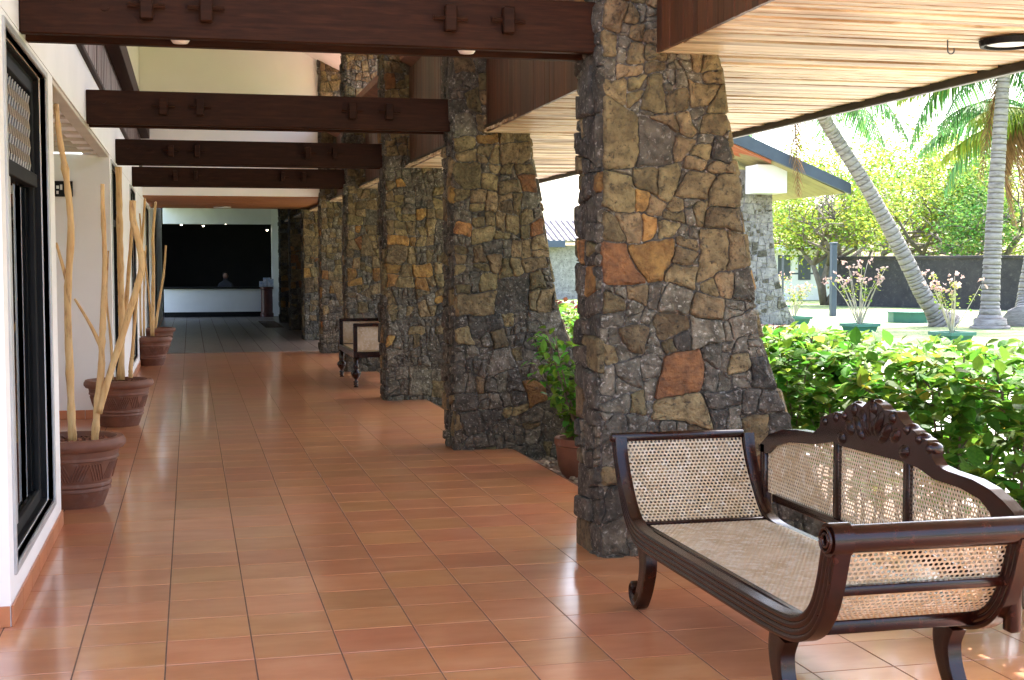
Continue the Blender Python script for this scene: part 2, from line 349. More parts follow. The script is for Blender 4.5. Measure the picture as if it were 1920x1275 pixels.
def stone_mb(c, rng, to3, gap=.0045, dep=(.010,.034), fine=True, wk=None):
    cx = sum(p[0] for p in c)/len(c); cy = sum(p[1] for p in c)/len(c); A = math.sqrt(area(c))
    ring = []
    n = len(c)
    for i in range(n):
        p, q = c[i], c[(i+1) % n]; L_ = math.hypot(q[0]-p[0], q[1]-p[1])
        if L_ < .004: continue
        cut = min(.16, .010/L_)
        for t in (([cut]+[k_/max(2,int(L_/.028)) for k_ in range(1, max(2,int(L_/.028)))]+[1-cut]) if (fine and L_ > .05) else (cut, 1-cut) if L_ > .025 else (.5,)):
            ring.append((p[0]+(q[0]-p[0])*t, p[1]+(q[1]-p[1])*t))
    if wk is not None:
        ring = [warp(u_, v_, wk) for u_, v_ in ring]; cx, cy = warp(cx, cy, wk)
    if len(ring) < 3: return None
    def sc(p, g): 
        dx, dy = p[0]-cx, p[1]-cy; l = math.hypot(dx, dy) or 1; k = max(.3, 1-g/l); return (cx+dx*k, cy+dy*k)
    d = rng.uniform(*dep)*(0.6+min(1, A/.16)*.6); tx, ty = rng.uniform(-.07,.07), rng.uniform(-.07,.07); gp = gap*rng.uniform(.6,1.6)
    m_ = MB(); k = len(ring); V = []
    for p in ring: q = sc(p, gp*.5); V.append(to3(q[0], q[1], -.012))
    for p in ring: q = sc(p, gp); V.append(to3(q[0], q[1], d*.7+rng.uniform(-.003,.003)))
    for p in ring: q = sc(p, gp+.007+.035*A); V.append(to3(q[0], q[1], d+(q[0]-cx)*tx+(q[1]-cy)*ty+rng.uniform(-.004,.004)*min(1,A/.1)))
    V.append(to3(cx, cy, d*1.1+rng.uniform(-.004,.010)*min(1,A/.15)))
    F = []
    for i in range(k):
        j = (i+1) % k
        F += [(i, j, k+j, k+i), (k+i, k+j, 2*k+j, 2*k+i), (2*k+i, 2*k+j, 3*k)]
    m_.add(V, F); return m_
OUT = [(-.16,1.42),(.2,1.25),(.64,1.045),(.93,.925),(1.2,.835),(1.76,.755),(2.30,.655),(2.54,.62),(3.2,.58),(5.2,.50)]
def xo(z):
    for (a, p), (b_, q) in zip(OUT, OUT[1:]):
        if z <= b_: return p+(q-p)*(z-a)/(b_-a)
    return OUT[-1][1]
NCOL = 8; TH = .40
CX = [2.022+.0345*i for i in range(NCOL)]; CY = [6.50+4.08*i for i in range(NCOL)]
clab = ['nearest tapering stone buttress standing behind the scalloped cane bench', 'second stone buttress with golden stones, beside the potted shrub',
        'third stone buttress from the front, hiding half of the far bench', 'fourth stone buttress, rising behind the far small cane bench',
        'fifth stone buttress, where terracotta tiling turns to grey floor', 'sixth stone buttress, beside the grey lobby floor',
        'seventh stone buttress, standing by the brown doormat', 'farthest dark stone buttress next to the white reception pillar']
def pick(rng, z, A, face):
    q = rng.random(); hi = min(1, max(0, (z-.55)/1.1))
    if face == 1: return M['s_dark'] if q < .82 else M['s_brown'] if q < .96 else M['s_ochre']  # corridor face: its shade is put into the colour, mostly dark stones
    if A < .006: kb = .30+.45*hi; return M['s_brown'] if q < kb else M['s_ochre'] if q < kb+.05 else M['s_dark'] if q < kb+.05+(1-kb)*.4 else M['s_grey']
    mid = max(0, 1-abs(z-1.45)/.75); po = .02+.21*mid*(1 if A > .01 else .4); pb = .14+.66*hi
    if q < po*.85: return M['s_ochre']
    if q < po: return M['s_rust']
    if q < po+pb: return M['s_brown']
    return M['s_grey'] if q < po+pb+(1-po-pb)*.62 else M['s_dark']
for ci in range(NCOL):
    rng = random.Random(100+ci); x0, y0 = CX[ci], CY[ci]; zt = [2.95,3.5,4.95,5.05,5.15,2.6,3.1,3.1][ci]
    zc = max(zt, 5.1) if ci < 5 else zt
    col = empty('stone_buttress', (x0, y0, 0)); tag(col, clab[ci], 'buttress', 'stone buttresses along the verandah')
    zs = [-.16,.2,.64,.93,1.2,1.76,2.30,2.54]+([3.2,zc] if zc > 3.2 else [zc])
    core = MB(); V = []
    for z in zs: V += [(0,0,z),(xo(z),0,z),(xo(z),TH,z),(0,TH,z)]
    F = []
    for i in range(len(zs)-1):
        a = i*4
        F += [(a,a+1,a+5,a+4),(a+1,a+2,a+6,a+5),(a+2,a+3,a+7,a+6),(a+3,a,a+4,a+7)]
    n4 = (len(zs)-1)*4; F += [(3,2,1,0),(n4,n4+1,n4+2,n4+3)]
    core.add(V, F); core.build('mortar_core', M['mortar'], col)
    big = 1.0 if ci < 3 else 1.15
    # camera-facing broad face
    poly = [(0,-.15)]+[(xo(z), z) for z in [-.15,.2,.64,.93,1.2,1.76,2.3,2.54,3.2,zt] if z <= zt]+[(0, zt)]
    rng.seed0 = ci*3.7
    stones = []
    def face(poly, am, to3, fc, fine, chips):
        for c in rubble(poly, rng, am, chips):
            zc_ = sum(p[1] for p in c)/len(c)
            mb = stone_mb(c, rng, to3, fine=fine, wk=ci*9.1+fc*3.3)
            if mb: stones.append((area(c), mb, pick(rng, zc_, area(c), fc)))
    am = [.0185,.0180,.0165,.017,.02,.025,.028,.03][ci]
    face(poly, am, lambda u, v, d: (u, -d, v), 0, ci < 3, .40 if ci < 4 else .15)
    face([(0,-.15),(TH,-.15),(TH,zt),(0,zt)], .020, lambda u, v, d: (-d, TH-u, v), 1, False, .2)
    if ci < 3: face([(0,-.15),(TH,-.15),(TH,2.52),(0,2.52)], .022, lambda u, v, d: (xo(v)+d, u, v), 2, False, .1)
    stones.sort(key=lambda q: -q[0])
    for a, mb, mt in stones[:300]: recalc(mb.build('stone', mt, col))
    if len(stones) > 300:
        rest = MB()
        for a, mb, mt in stones[300:]: rest.add(mb.v, mb.f)
        o = recalc(rest.build('stone_chips', M['s_grey'], col)); tag(o, kind='stuff')

# ================================================================== LEFT WALL
WX = -.745
def wall_with_windows(name, y0, y1, wins, label, z1=2.565, near_face=True, depth=.55, skirt=True):
    W = empty(name, (WX, y0, 0)); tag(W, label, 'wall')
    b = MB(); x1, x0_ = 0, -.25; L_ = y1-y0; yy = 0
    for (a, c, za, zb) in wins:
        a -= y0; c -= y0
        b.box(x0_, x1, yy, a, 0, z1); b.box(x0_, x1, a, c, 0, za); b.box(x0_, x1, a, c, zb, z1); yy = c
    b.box(x0_, x1, yy, L_, 0, z1)
    b.box(-depth, x0_, 0, .2, 0, z1); b.box(-depth, x0_, L_-.2, L_, 0, z1)
    b.build('plaster', M['white'], W)
    for k, (a, c, za, zb) in enumerate(wins):
        a -= y0; c -= y0
        wn = empty('window', (0, 0, 0)); wn.parent = W
        t = .035
        f = MB(); f.bbox(-.03, .012, a-t, a, za-t, zb+t, .004); f.bbox(-.03, .012, c, c+t, za-t, zb+t, .004)
        f.bbox(-.03, .012, a, c, zb, zb+t, .004); f.bbox(-.03, .012, a, c, za-t, za, .004); f.build('trim', M['alu'], wn)
        f = MB(); d = -.06
        f.box(d, -.032, a, a+.012, za, zb); f.box(d, -.032, c-.012, c, za, zb); f.box(d, -.032, a+.012, c-.012, zb-.012, zb); f.box(d, -.032, a+.012, c-.012, za, za+.012)
        f.bbox(d-.05, d, a, a+.09, za, zb, .004); f.bbox(d-.05, d, c-.09, c, za, zb, .004); f.bbox(d-.05, d, a+.09, c-.09, zb-.09, zb, .004); f.bbox(d-.05, d, a+.09, c-.09, za, za+.07, .004)
        zt = zb-.52; f.bbox(d-.05, d+.02, a+.09, c-.09, zt-.07, zt, .004); f.build('frame', M['black'], wn)
        p = MB(); p.box(d-.028, d-.022, a+.09, c-.09, za+.07, zt-.07); p.build('pane', M['glass'], wn)
        p = MB(); p.box(d-.028, d-.022, a+.09, c-.09, zt, zb-.09); p.build('pane', M['glass'], wn)
        p = MB(); p.bbox(d-.05, d+.004, a+(c-a)*.34, a+(c-a)*.34+.035, za+.07, zt-.07, .004); p.build('mullion', M['alu'], wn)
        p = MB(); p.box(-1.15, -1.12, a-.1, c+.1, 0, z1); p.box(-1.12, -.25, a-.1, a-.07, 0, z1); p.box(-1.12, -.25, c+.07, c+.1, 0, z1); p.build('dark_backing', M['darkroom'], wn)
        gr = MB(); yy2 = a+.10
        while yy2 < c-.10:
            pts = []; kz = 0; z = zt+.005
            while z < zb-.09:
                pts.append((d-.012, yy2+(.03 if kz % 2 else -.03), z)); z += .045; kz += 1
            gr.tube(pts, .0045, 4); yy2 += .095
        gr.build('diamond_grille', M['grille'], wn)
    if skirt:
        y = 0
        while y < L_-.02:
            e_ = min(y+.33, L_); s_ = MB(); s_.bbox(.0015, .012, y+.001, e_-.001, .001, .088, .002); s_.build('skirting_tile', M['skirt'], W); y = e_
        x = 0.0
        for q in range(2): s_ = MB(); s_.bbox(-.27*(q+1)+.002, -.27*q-.002, -.012, -.0015, .001, .088, .002); s_.build('skirting_tile', M['skirt'], W)
    return W
wall_with_windows('window_bay', 5.83, 8.08, [(6.0,7.66,.22,2.50)], 'nearest white wall bay with tall black framed window, left edge')
wall_with_windows('plaster_wall', 13.62, 38.0, [(13.82,15.35,.22,2.50),(18.05,19.65,.22,2.50),(24.0,25.9,.22,2.50),(30.0,31.6,.22,2.5)], 'long white wall with dark windows behind the rear potted branches')
rb = MB(); rb.box(-1.9,-1.7, 8.0, 13.62, 0, 3.0); tag(rb.build('recess_wall', M['white']), 'white back wall of the recess beside the nearest pot', 'wall')
rb = MB(); rb.box(-1.9,-1.7, -8, 5.83, 0, 3.0); tag(rb.build('entrance_wall', M['white']), 'white wall set back before the nearest window bay', 'wall')
# upper wall over bays and recesses
up = empty('upper_wall', (WX, 4.4, 2.57)); tag(up, 'white upper wall under grey brown cladding, above the window bays', 'wall')
b = MB(); b.box(-.25, 0, 0, 33.6, 0, .45); b.build('plaster_band', M['white'], up)
b = MB(); b.bbox(-.03, .035, 0, 18.5, .452, .49, .004); b.build('ledge', M['beam'], up)
b = MB(); y = 0
while y < 18.5: b.box(-.06, -.012+random.uniform(-.004,.004), y+.002, y+.094, .49, .988); y += .096
b.build('vertical_cladding', M['claddl'], up)
b = MB(); b.bbox(-.01, .13, 0, 18.5, .99, 1.22, .006); b.build('purlin', M['beam'], up)
b = MB(); b.box(-.25, -.02, 0, 18.5, .99, 3.85); b.build('upper_plaster', M['cream'], up)
# pergola over recess
pg = empty('recess_pergola', (WX, 8.08, 2.57)); tag(pg, 'beige slatted pergola ceiling over the recess above the nearest pot', 'pergola')
b = MB(); b.bbox(-.10, -.008, .01, 5.53, -.03, -.002, .004); b.build('edge_board', M['louvre'], pg)
for k in range(9):
    b = MB(); y = .25+k*.6; b.bbox(-.95, -.105, y, y+.11, -.02, .16, .004); b.build('louvre_slat', M['louvre'], pg)
b = MB(); b.box(-.95, -.252, .0, 5.54, .3, .33); b.build('cover', M['white'], pg)
sg = MB(); p_ = at(119, 354, 13.6); sg.bbox(p_.x-.075, p_.x+.085, 13.598, 13.614, p_.z-.075, p_.z+.075, .003)
o = empty('wall_plate', (p_.x, 13.6, p_.z)); tag(o, 'small black notice plate on white recess wall behind driftwood branches', 'sign')
q = MB(); q.bbox(-.08, .085, -.004, .016, -.075, .075, .003); q.build('plate', M['black'], o)
q = MB(); q.box(-.065,-.045,-.008,-.0045,-.05,-.02); q.box(-.065,-.04,-.008,-.0045,.0,.03); q.box(-.03,-.01,-.008,-.0045,-.01,.04); q.build('markings', M['lampwhite'], o)

# ================================================================== ROOF, BEAMS, SOFFIT
rf = empty('pitched_roof', (0, 0, 0)); tag(rf, 'high pitched roof with pale lining above the timber beams', 'roof')
def zr(x): return 4.9+.5*(2.17-x)
b = MB(); b.strip([(0,0),(1,0)],[(0,-.2),(1,-.2)],0,1) if False else None
xa, xb = -1.2, 2.80
b.add([(xa,2.4,zr(xa)),(xb,2.4,zr(xb)),(xb,24,zr(xb)),(xa,24,zr(xa)),(xa,2.4,zr(xa)+.18),(xb,2.4,zr(xb)+.18),(xb,24,zr(xb)+.18),(xa,24,zr(xa)+.18)],
      [(0,3,2,1),(4,5,6,7),(0,1,5,4),(1,2,6,5),(2,3,7,6),(3,0,4,7)]); b.build('lining', M['white'], rf)
b = MB(); b.box(-1.0, CX[4]+.02, 22.92, 23.12, 2.64, 6.35); b.build('gable_panel', M['cream'], rf)
lc = empty('lobby_ceiling', (0,0,0)); tag(lc, 'low warm timber ceiling over the lobby entrance', 'ceiling')
b = MB()
for k in range(16): b.box(-.74, 2.6, 22.94+k*.29, 22.94+k*.29+.284, 2.62+random.uniform(0,.004), 2.639)
b.build('ceiling_boards', M['ceil'], lc)
b = MB(); b.box(-.74, 3.2, 27.62, 46, 3.12, 3.2); b.box(-.74, 3.0, 27.58, 27.62, 2.64, 3.2); b.build('upper_ceiling', M['white2'], lc)
b = MB(); b.lathe([(.16,-.012),(.17,-.004),(.17,.0)], 20, (.62, 26.8, 2.617)); o = b.build('downlight', M['lampwhite']); tag(o, 'flat white round downlight in the warm lobby ceiling', 'light')
PEGX = [-.18, .09, 1.255, 1.545]
blab = ['nearest dark timber beam crossing the top of the view', 'second dark timber beam, spanning from recess wall to second buttress', 'third dark timber beam from the front, with pegs', 'fourth and shortest looking dark timber beam, before the lobby']
for i in range(4):
    yb = CY[i]+.05; xe = CX[i]-.012
    o = empty('tie_beam', (WX, yb, 2.56)); tag(o, blab[i], 'beam', 'dark paired tie beams across the verandah')
    L_ = xe-WX
    for (ya, yc) in ((0,.06),(.24,.30)):
        b = MB(); b.bbox(.002, L_, ya, yc, 0, .255, .006); b.build('plank', M['beam'], o)
    b = MB(); b.box(.002, L_-.002, .062, .238, .05, .20); b.build('filler_board', M['beam'], o)
    for X in PEGX:
        x = X-WX
        b = MB(); b.bbox(x-.030, x+.030, -.055, -.001, .075, .205, .006); pgk = b.build('peg_block', M['beam'], o)
        b = MB(); b.tube([(x-.085,-.03,.142),(x+.085,-.03,.138)], .011, 6); b.build('pin', M['beam'], pgk)
    for (x, z) in ((.13,.17),(.24,.17),(.38,.13)):
        b = MB(); b.tube([(x,-.008,z),(x,.001,z)], .018, 10); b.build('plug', M['beam'], o)
for (px_, py_, lab) in ((338,70,'small white downlight under left half of the nearest beam'),(875,88,'small white downlight under right half of the nearest beam')):
    x = at(px_, py_, 6.70).x
    b = MB(); b.lathe([(.0,-.035),(.035,-.032),(.05,-.01),(.05,.015)], 16, (x, 6.70, 2.592)); tag(b.build('downlight', M['lampwhite'], smooth=True), lab, 'light')

# vertical boarded fascias between the buttresses
SOZ = 2.555
for i in range(-1, 5):
    ya = CY[i]+TH+.012 if i >= 0 else 2.0
    yb = CY[i+1]-.045; xa_ = (CX[i] if i >= 0 else 2.0)+.255; xb_ = CX[i+1]+.255
    o = empty('boarded_fascia', (0,0,0)); tag(o, ['dark red brown boarding above the cane bench, before the nearest buttress','red brown boarding between the first and second buttress','red brown boarding between the second and third buttress','red brown boarding between the third and fourth buttress','narrow strip of boarding between the fourth and fifth buttress','boarding past the fifth buttress'][i+1], 'fascia', 'boarded fascias between buttresses')
    b = MB(); n = int((yb-ya)/.062)
    for k in range(n):
        y = ya+k*.062; xx = xa_+(xb_-xa_)*(y-ya)/(yb-ya)+random.uniform(-.002,.002)
        b.box(xx, xx+.02, y, y+.058, SOZ-.004, 3.62)
    b.build('vertical_boards', M['boards'], o)
# slatted eave soffit
sf = empty('eave_soffit', (0,0,SOZ)); tag(sf, 'pale slatted timber soffit under the overhanging eave', 'soffit')
SX0, SX1 = 2.30, 4.26; PIT = .098
sm = MB(); sm.bbox(0, SX1-SX0, 0, PIT-.022, 0, .022, .002); slat_me = sm.mesh('slat'); slat_me.materials.append(M['slat'])
ys = [2.0+k*PIT for k in range(int(32/PIT))]
vis = [y for y in ys if 4.6 < y < 4.6+PIT*298]
far_ = [y for y in ys if y not in set(vis)]
for y in vis:
    skip = False
    o = link('slat', slat_me, None, sf); o.location = (SX0, y, random.uniform(-.004,.004)); o.rotation_euler = (random.uniform(-.06,.06), random.uniform(-.001,.001), 0)
b = MB()
for y in far_: b.box(SX0, SX1, y, y+PIT-.022, 0, .022)
tag(b.build('farther_slats', M['slat_i'], sf), kind='stuff')
b = MB(); b.box(SX0+.002, SX1-.002, 2.0, 34, .034, .05); b.build('backing_board', M['fasciadark'], sf)
b = MB(); b.bbox(SX1, SX1+.045, 2.0, 34, -.045, .16, .005); b.build('eave_trim', M['fasciadark'], sf)
b = MB(); b.add([(SX1+.12,1.9,.16),(SX1+.12,34,.16),(2.25,34,1.16),(2.25,1.9,1.16),(SX1+.12,1.9,.25),(SX1+.12,34,.25),(2.25,34,1.25),(2.25,1.9,1.25)],[(0,1,2,3),(7,6,5,4),(0,4,5,1),(2,6,7,3),(1,5,6,2),(0,3,7,4)]); b.build('eave_roof', M['roof'], sf)
p_ = at(1895, 14, 5.65); zz = SOZ-.008
b = MB(); b.lathe([(.0,-.022),(.10,-.02),(.118,-.016)], 24, (p_.x, 5.65, zz)); o = empty('ceiling_lamp', (0,0,0)); b.build('diffuser', M['lampwhite'], o, smooth=True)
b = MB(); b.lathe([(.118,-.002),(.118,-.03),(.135,-.03),(.14,-.002)], 24, (p_.x, 5.65, zz)); b.build('rim', M['black'], o); tag(o, 'round flush lamp with dark rim in the slatted soffit', 'lamp')
p_ = at(1778, 12, 5.75)
b = MB(); b.tube([(p_.x,5.75,SOZ)]+[(p_.x,5.75,SOZ-.05)]+[(p_.x+.018-.018*math.cos(t),5.75,SOZ-.05-.018*math.sin(t)) for t in (.6,1.2,1.9,2.6,3.3,3.8)], .0035, 6)
tag(b.build('ceiling_hook', M['metal'], smooth=True), 'small bare metal hook hanging from the slatted soffit', 'hook')

# ================================================================== LOBBY END
ew = empty('reception_wall', (0, 39.5, 0)); tag(ew, 'grey white reception wall with wide dark opening at the far end', 'wall')
b = MB(); b.box(-.74, 2.30, 0, .2, .14, .80); b.box(-.74, 2.30, 0, .2, 2.66, 3.12); b.box(-.74,-.86,0,.2,.8,2.66) if False else None
b.build('plaster', M['white2'], ew)
b = MB(); b.box(-.74, 2.30, .03, .2, 0, .14); b.build('plinth', M['black'], ew)
b = MB(); b.box(2.302, 2.54, -.03, .2, 0, 3.12); b.build('pillar', M['white'], ew)
b = MB(); b.bbox(-.74, 2.29, -.06, .3, .802, .86, .006); b.build('counter_top', M['black'], ew)
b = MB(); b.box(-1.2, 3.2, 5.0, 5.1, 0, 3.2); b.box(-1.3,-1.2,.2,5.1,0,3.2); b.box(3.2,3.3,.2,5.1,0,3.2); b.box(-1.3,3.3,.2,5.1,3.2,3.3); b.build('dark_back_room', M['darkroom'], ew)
b = MB(); b.box(2.54, 3.3, -.0, .2, 0, 3.12); b.build('return_wall', M['white2'], ew)
for k, (px_, py_) in enumerate(((301,423),(340,421),(381,423),(423,419),(501,431))):
    p_ = at(px_, py_, 39.7)
    o = empty('spotlight', p_); tag(o, ['first','second','third','fourth','fifth'][k]+' small lit spotlight from the left above the dark reception opening', 'light', 'reception spotlights')
    b = MB(); b.lathe([(0,-.03),(.022,-.022),(.03,0),(.022,.022),(0,.03)], 10); b.build('bulb', M['bulb'], o, smooth=True)
    b = MB(); b.lathe([(.034,.0),(.034,.08),(.012,.09),(.012,2.66-p_.z if p_.z < 2.57 else .1)], 10); b.build('housing', M['black'], o)
b = MB(); b.box(3.02, 3.2, 27.6, 39.5, 0, 3.12); tag(b.build('added_light_screen', M['white2']), 'added plain screen shading the lobby behind the farthest buttresses', 'wall')  # added screen, blocks side light to keep the lobby dim
ks = empty('leaflet_kiosk', (2.13, 39.15, 0)); tag(ks, 'red brown round kiosk stand beside the white reception pillar', 'stand')
b = MB(); b.lathe([(.19,0),(.19,.1),(.165,.12),(.165,.78),(.19,.80),(.19,.86)], 20); b.build('cabinet', M['kiosk'], ks)
for k, (dx, w_, h_) in enumerate(((-.16,.10,.16),(-.05,.10,.26),(.06,.09,.26),(.15,.08,.22))):
    b = MB(); b.bbox(2.13+dx-w_/2, 2.13+dx+w_/2, 39.08, 39.16, .862, .862+h_, .003); o = b.build('leaflet_pile', M['leaflet']); tag(o, ['short leaflet holder at the left on the round kiosk','tall leaflet holder second from left on the round kiosk','tall leaflet holder third from left on the round kiosk','narrow leaflet holder nearest the white pillar on the kiosk'][k], 'leaflets', 'leaflet holders on the kiosk')
b = MB(); b.add([(1.72,32.3,.0035),(2.16,32.3,.0035),(2.16,36.0,.0035),(1.72,36.0,.0035),(1.74,32.35,.018),(2.14,32.35,.018),(2.14,35.95,.018),(1.74,35.95,.018)],[(0,1,5,4),(1,2,6,5),(2,3,7,6),(3,0,4,7),(4,5,6,7)])
tag(b.build('doormat', M['mat']), 'long brown doormat lying beside the farthest buttresses', 'doormat')
# seated person behind the dark counter
pb = bmesh.new(); sl = pb.verts.layers.skin.verify()
def sv_(co, r_): v = pb.verts.new(co); v[sl].radius = (r_, r_*.8); return v
pel = sv_((0,0,.45),.15); wst = sv_((0,0,.62),.13); chs = sv_((0,0,.85),.155); nk = sv_((0,0,1.02),.055); hd = sv_((0,-.01,1.14),.085); tp = sv_((0,-.005,1.24),.075)
for a_, b_ in ((pel,wst),(wst,chs),(chs,nk),(nk,hd),(hd,tp)): pb.edges.new((a_, b_))
for sgn in (-1, 1):
    sh = sv_((.17*sgn,0,.92),.06); el = sv_((.24*sgn,-.10,.70),.045); wr = sv_((.13*sgn,-.30,.72),.032); hn = sv_((.09*sgn,-.36,.73),.028)
    for a_, b_ in ((chs,sh),(sh,el),(el,wr),(wr,hn)): pb.edges.new((a_, b_))
    kn = sv_((.12*sgn,-.38,.46),.08); ft = sv_((.12*sgn,-.36,.08),.05); pb.edges.new((pel,kn)); pb.edges.new((kn,ft))
pel[sl].use_root = True
pme = bpy.data.meshes.new('body'); pb.to_mesh(pme); pb.free()
pp = empty('person', (1.02, 40.9, 0)); tag(pp, 'person in dark clothes sitting behind the dark reception counter', 'person')
body = link('body', pme, M['cloth'], pp); body.modifiers.new('skin', 'SKIN'); sbm = body.modifiers.new('sub', 'SUBSURF'); sbm.levels = 1; sbm.render_levels = 2
b = MB(); b.lathe([(0,1.085),(.055,1.09),(.079,1.14),(.078,1.19),(.05,1.24),(0,1.25)], 14, (0,-.03,0), sy=1.05); b.build('face', M['skin'], pp, smooth=True)
b = MB(); b.lathe([(.085,1.17),(.092,1.2),(.07,1.27),(0,1.29)], 14, (0,.01,0)); b.build('hair', M['black'], pp, smooth=True)
b = MB(); b.bbox(.75,1.29,40.75,41.2,.0,.40,.01); tag(b.build('stool', M['kiosk']), 'low seat under the person behind the reception counter', 'seat')

# ================================================================== POTS WITH DRIFTWOOD
def polyline(pts, n):
    out = []
    for i in range(len(pts)-1):
        p0 = Vector(pts[max(i-1,0)]); p1 = Vector(pts[i]); p2 = Vector(pts[i+1]); p3 = Vector(pts[min(i+2,len(pts)-1)])
        for k in range(n):
            t = k/n
            out.append(.5*((2*p1)+(p2-p0)*t+(2*p0-5*p1+4*p2-p3)*t*t+(3*p1-p0-3*p2+p3)*t**3))
    out.append(Vector(pts[-1])); return out
def pot(loc, label, s=1.0, group='terracotta pots by the white wall'):
    o = empty('terracotta_pot', loc); tag(o, label, 'pot', group)
    pr = [(.175,0),(.18,.012),(.212,.10),(.222,.105),(.222,.118),(.218,.125),(.226,.135),(.226,.150),(.222,.157),(.262,.295),(.272,.300),(.272,.312),(.268,.318),(.275,.355),(.300,.362),(.316,.385),(.316,.405),(.300,.430),(.262,.432),(.250,.40),(.245,.36)]
    b = MB(); b.lathe([(r_*s, z*s) for r_, z in pr], 40); b.build('body', M['pot'], o, angle=35)
    b = MB()                                                    # incised chevron panels, raised ribs
    for k in range(14):
        a0 = 2*math.pi*k/14
        for q in range(5):
            for sg_ in ((1,) if (k % 2) else (-1,)):
                pts = []
                for t in (0, .5, 1):
                    z = .175+.105*t; rr = .222+(z-.157)*(.04/.138)+.001
                    an = a0+(q-2)*.075+sg_*(t-.5)*.17
                    pts.append((rr*s*math.cos(an), rr*s*math.sin(an), z*s))
                b.tube(pts, .005*s, 4)
    b.build('carved_ribs', M['pot'], o)
    b = MB(); b.lathe([(.248*s,.375*s),(.0,.385*s)], 24); b.build('soil', M['soil'], o)
    b = MB(); rg = random.Random(3)
    for k in range(260):
        a = rg.uniform(0, 6.283); rr = .235*math.sqrt(rg.random())*s; sz = rg.uniform(.010,.022)*s
        c = Vector((rr*math.cos(a), rr*math.sin(a), .388*s+rg.uniform(0,.015)))
        d = [Vector((rg.uniform(-1,1), rg.uniform(-1,1), rg.uniform(-.5,.8))).normalized()*sz for _ in range(5)]
        b.add([c+x for x in d], [(0,1,2),(0,2,3),(0,3,4),(1,2,3),(2,3,4),(0,1,4)])
    tag(b.build('clay_chips', M['chips'], o), kind='stuff')
    return o
def stick(pts, r0, r1, label, branches=(), Y=None, knots=(), group='bare driftwood branches'):
    base = pts[0]; o = empty('driftwood_branch', base); tag(o, label, 'branch', group)
    pl = polyline([Vector(p)-base for p in pts], 6); n = len(pl)
    rad = [(r0+(r1-r0)*i/(n-1))*random.uniform(.86,1.10) for i in range(n)]
    for kn in knots: rad[int(kn*(n-1))] *= 1.35
    b = MB(); b.tube(pl, rad, 10, jit=.06); b.build('main_stem', M['stick'], o, smooth=True)
    for (bp, ra, rb_) in branches:
        pl = polyline([Vector(p)-base for p in bp], 5); n = len(pl)
        b = MB(); b.tube(pl, [ra+(rb_-ra)*i/(n-1) for i in range(n)], 8, jit=.03); b.build('side_branch', M['stick'], o, smooth=True)
P1 = Vector((-.725, 8.74, 0)); pot(P1, 'nearest terracotta pot half hidden by the white window bay')
P2 = Vector((-.665, 13.02, 0)); pot(P2, 'second terracotta pot, wide rimmed, with the most branches')
P3 = Vector((-.585, 20.75, 0)); pot(P3, 'third terracotta pot, small behind the second pot', .98)
P4 = Vector((-.565, 23.75, 0)); pot(P4, 'farthest terracotta pot, half hidden behind the third pot', .98)
def A(Y, *pp): return [at(x, y, Y+dy) if True else 0 for (x, y, dy) in [(q+(0,))[:3] for q in pp]]
stick(A(8.74,(136,830),(131,700),(127,560),(133,430),(124,330),(112,260),(105,195)), .027, .016, 'tall wavy bare branch in the nearest pot, left of two', [(A(8.74,(129,545),(118,500),(105,455)), .013, .008)], knots=(.72,))
stick(A(8.70,(177,835),(183,760),(190,690),(191,640),(195,560),(196,470),(193,400),(192,345)), .026, .013, 'upright forked bare branch in the nearest pot, with a knot',
      [(A(8.70,(189,650),(170,610),(140,560)), .014, .007), (A(8.68,(185,775),(205,705),(232,620),(258,535),(266,495),(258,445),(249,410),(249,376)), .021, .020)], knots=(.43,))
Y2 = 13.02
stick(A(Y2,(211,712),(208,640),(200,560),(203,470)), .014, .008, 'thin bare branch at the left in the second pot')
stick(A(Y2,(228,712),(228,600),(226,500),(224,400),(222,313)), .030, .030, 'thick straight cut pole in the second pot')
stick(A(Y2+.05,(222,712),(234,600),(242,500),(248,420),(250,385)), .022, .016, 'leaning bare branch at the middle of the second pot')
stick(A(Y2,(245,708),(245,690),(247,670)), .022, .018, 'short knotted stub in the second pot')
stick(A(Y2+.05,(246,690),(253,600),(262,500),(268,430),(272,372)), .018, .010, 'slim dark tipped branch at the right of the second pot')
Y3 = 20.75
stick(A(Y3,(264,630),(262,560),(266,470),(262,400)), .022, .012, 'bare branch at the left of the third pot')
stick(A(Y3,(270,630),(270,540),(274,460)), .016, .010, 'short thin bare branch in the third pot')
stick(A(Y3,(286,630),(287,560),(288,500),(287,440),(292,378)), .030, .018, 'tallest bare branch in the third pot')
stick(A(Y3+.05,(284,630),(280,560),(270,470)), .018, .010, 'left leaning thin branch in the third pot')
Y4 = 23.75
stick(A(Y4,(290,622),(298,570),(306,520),(309,490),(311,460)), .026, .016, 'right leaning branch in the farthest pot, before the dark opening')
stick(A(Y4,(284,622),(281,570),(276,520)), .018, .010, 'short left leaning branch in the farthest pot')

# cards behind the near window
CARDM = [mat('postcard_print', a, c, 18, .4) for a, c in (((.10,.22,.62),(.05,.16,.20)),((.06,.42,.45),(.6,.63,.68)),((.10,.48,.25),(.08,.32,.45)),((.30,.30,.34),(.05,.22,.30)),((.30,.10,.06),(.03,.10,.12)),((.06,.08,.30),(.35,.38,.42)))]
cr = empty('postcard_rack', (WX-.115, 6.55, 0)); tag(cr, 'rack of small blue and green postcards behind the nearest window', 'rack')
b = MB(); b.box(-.012, 0, .06, 1.0, .32, 1.88); b.build('panel', M['darkroom'], cr)
for q in range(15):
    for k in range(5):
        b = MB(); b.box(.002, .006, .22+k*.14, .22+k*.14+.115, .40+q*.098, .40+q*.098+random.uniform(.05,.08))
        b.build('postcard', random.choice(CARDM), cr)

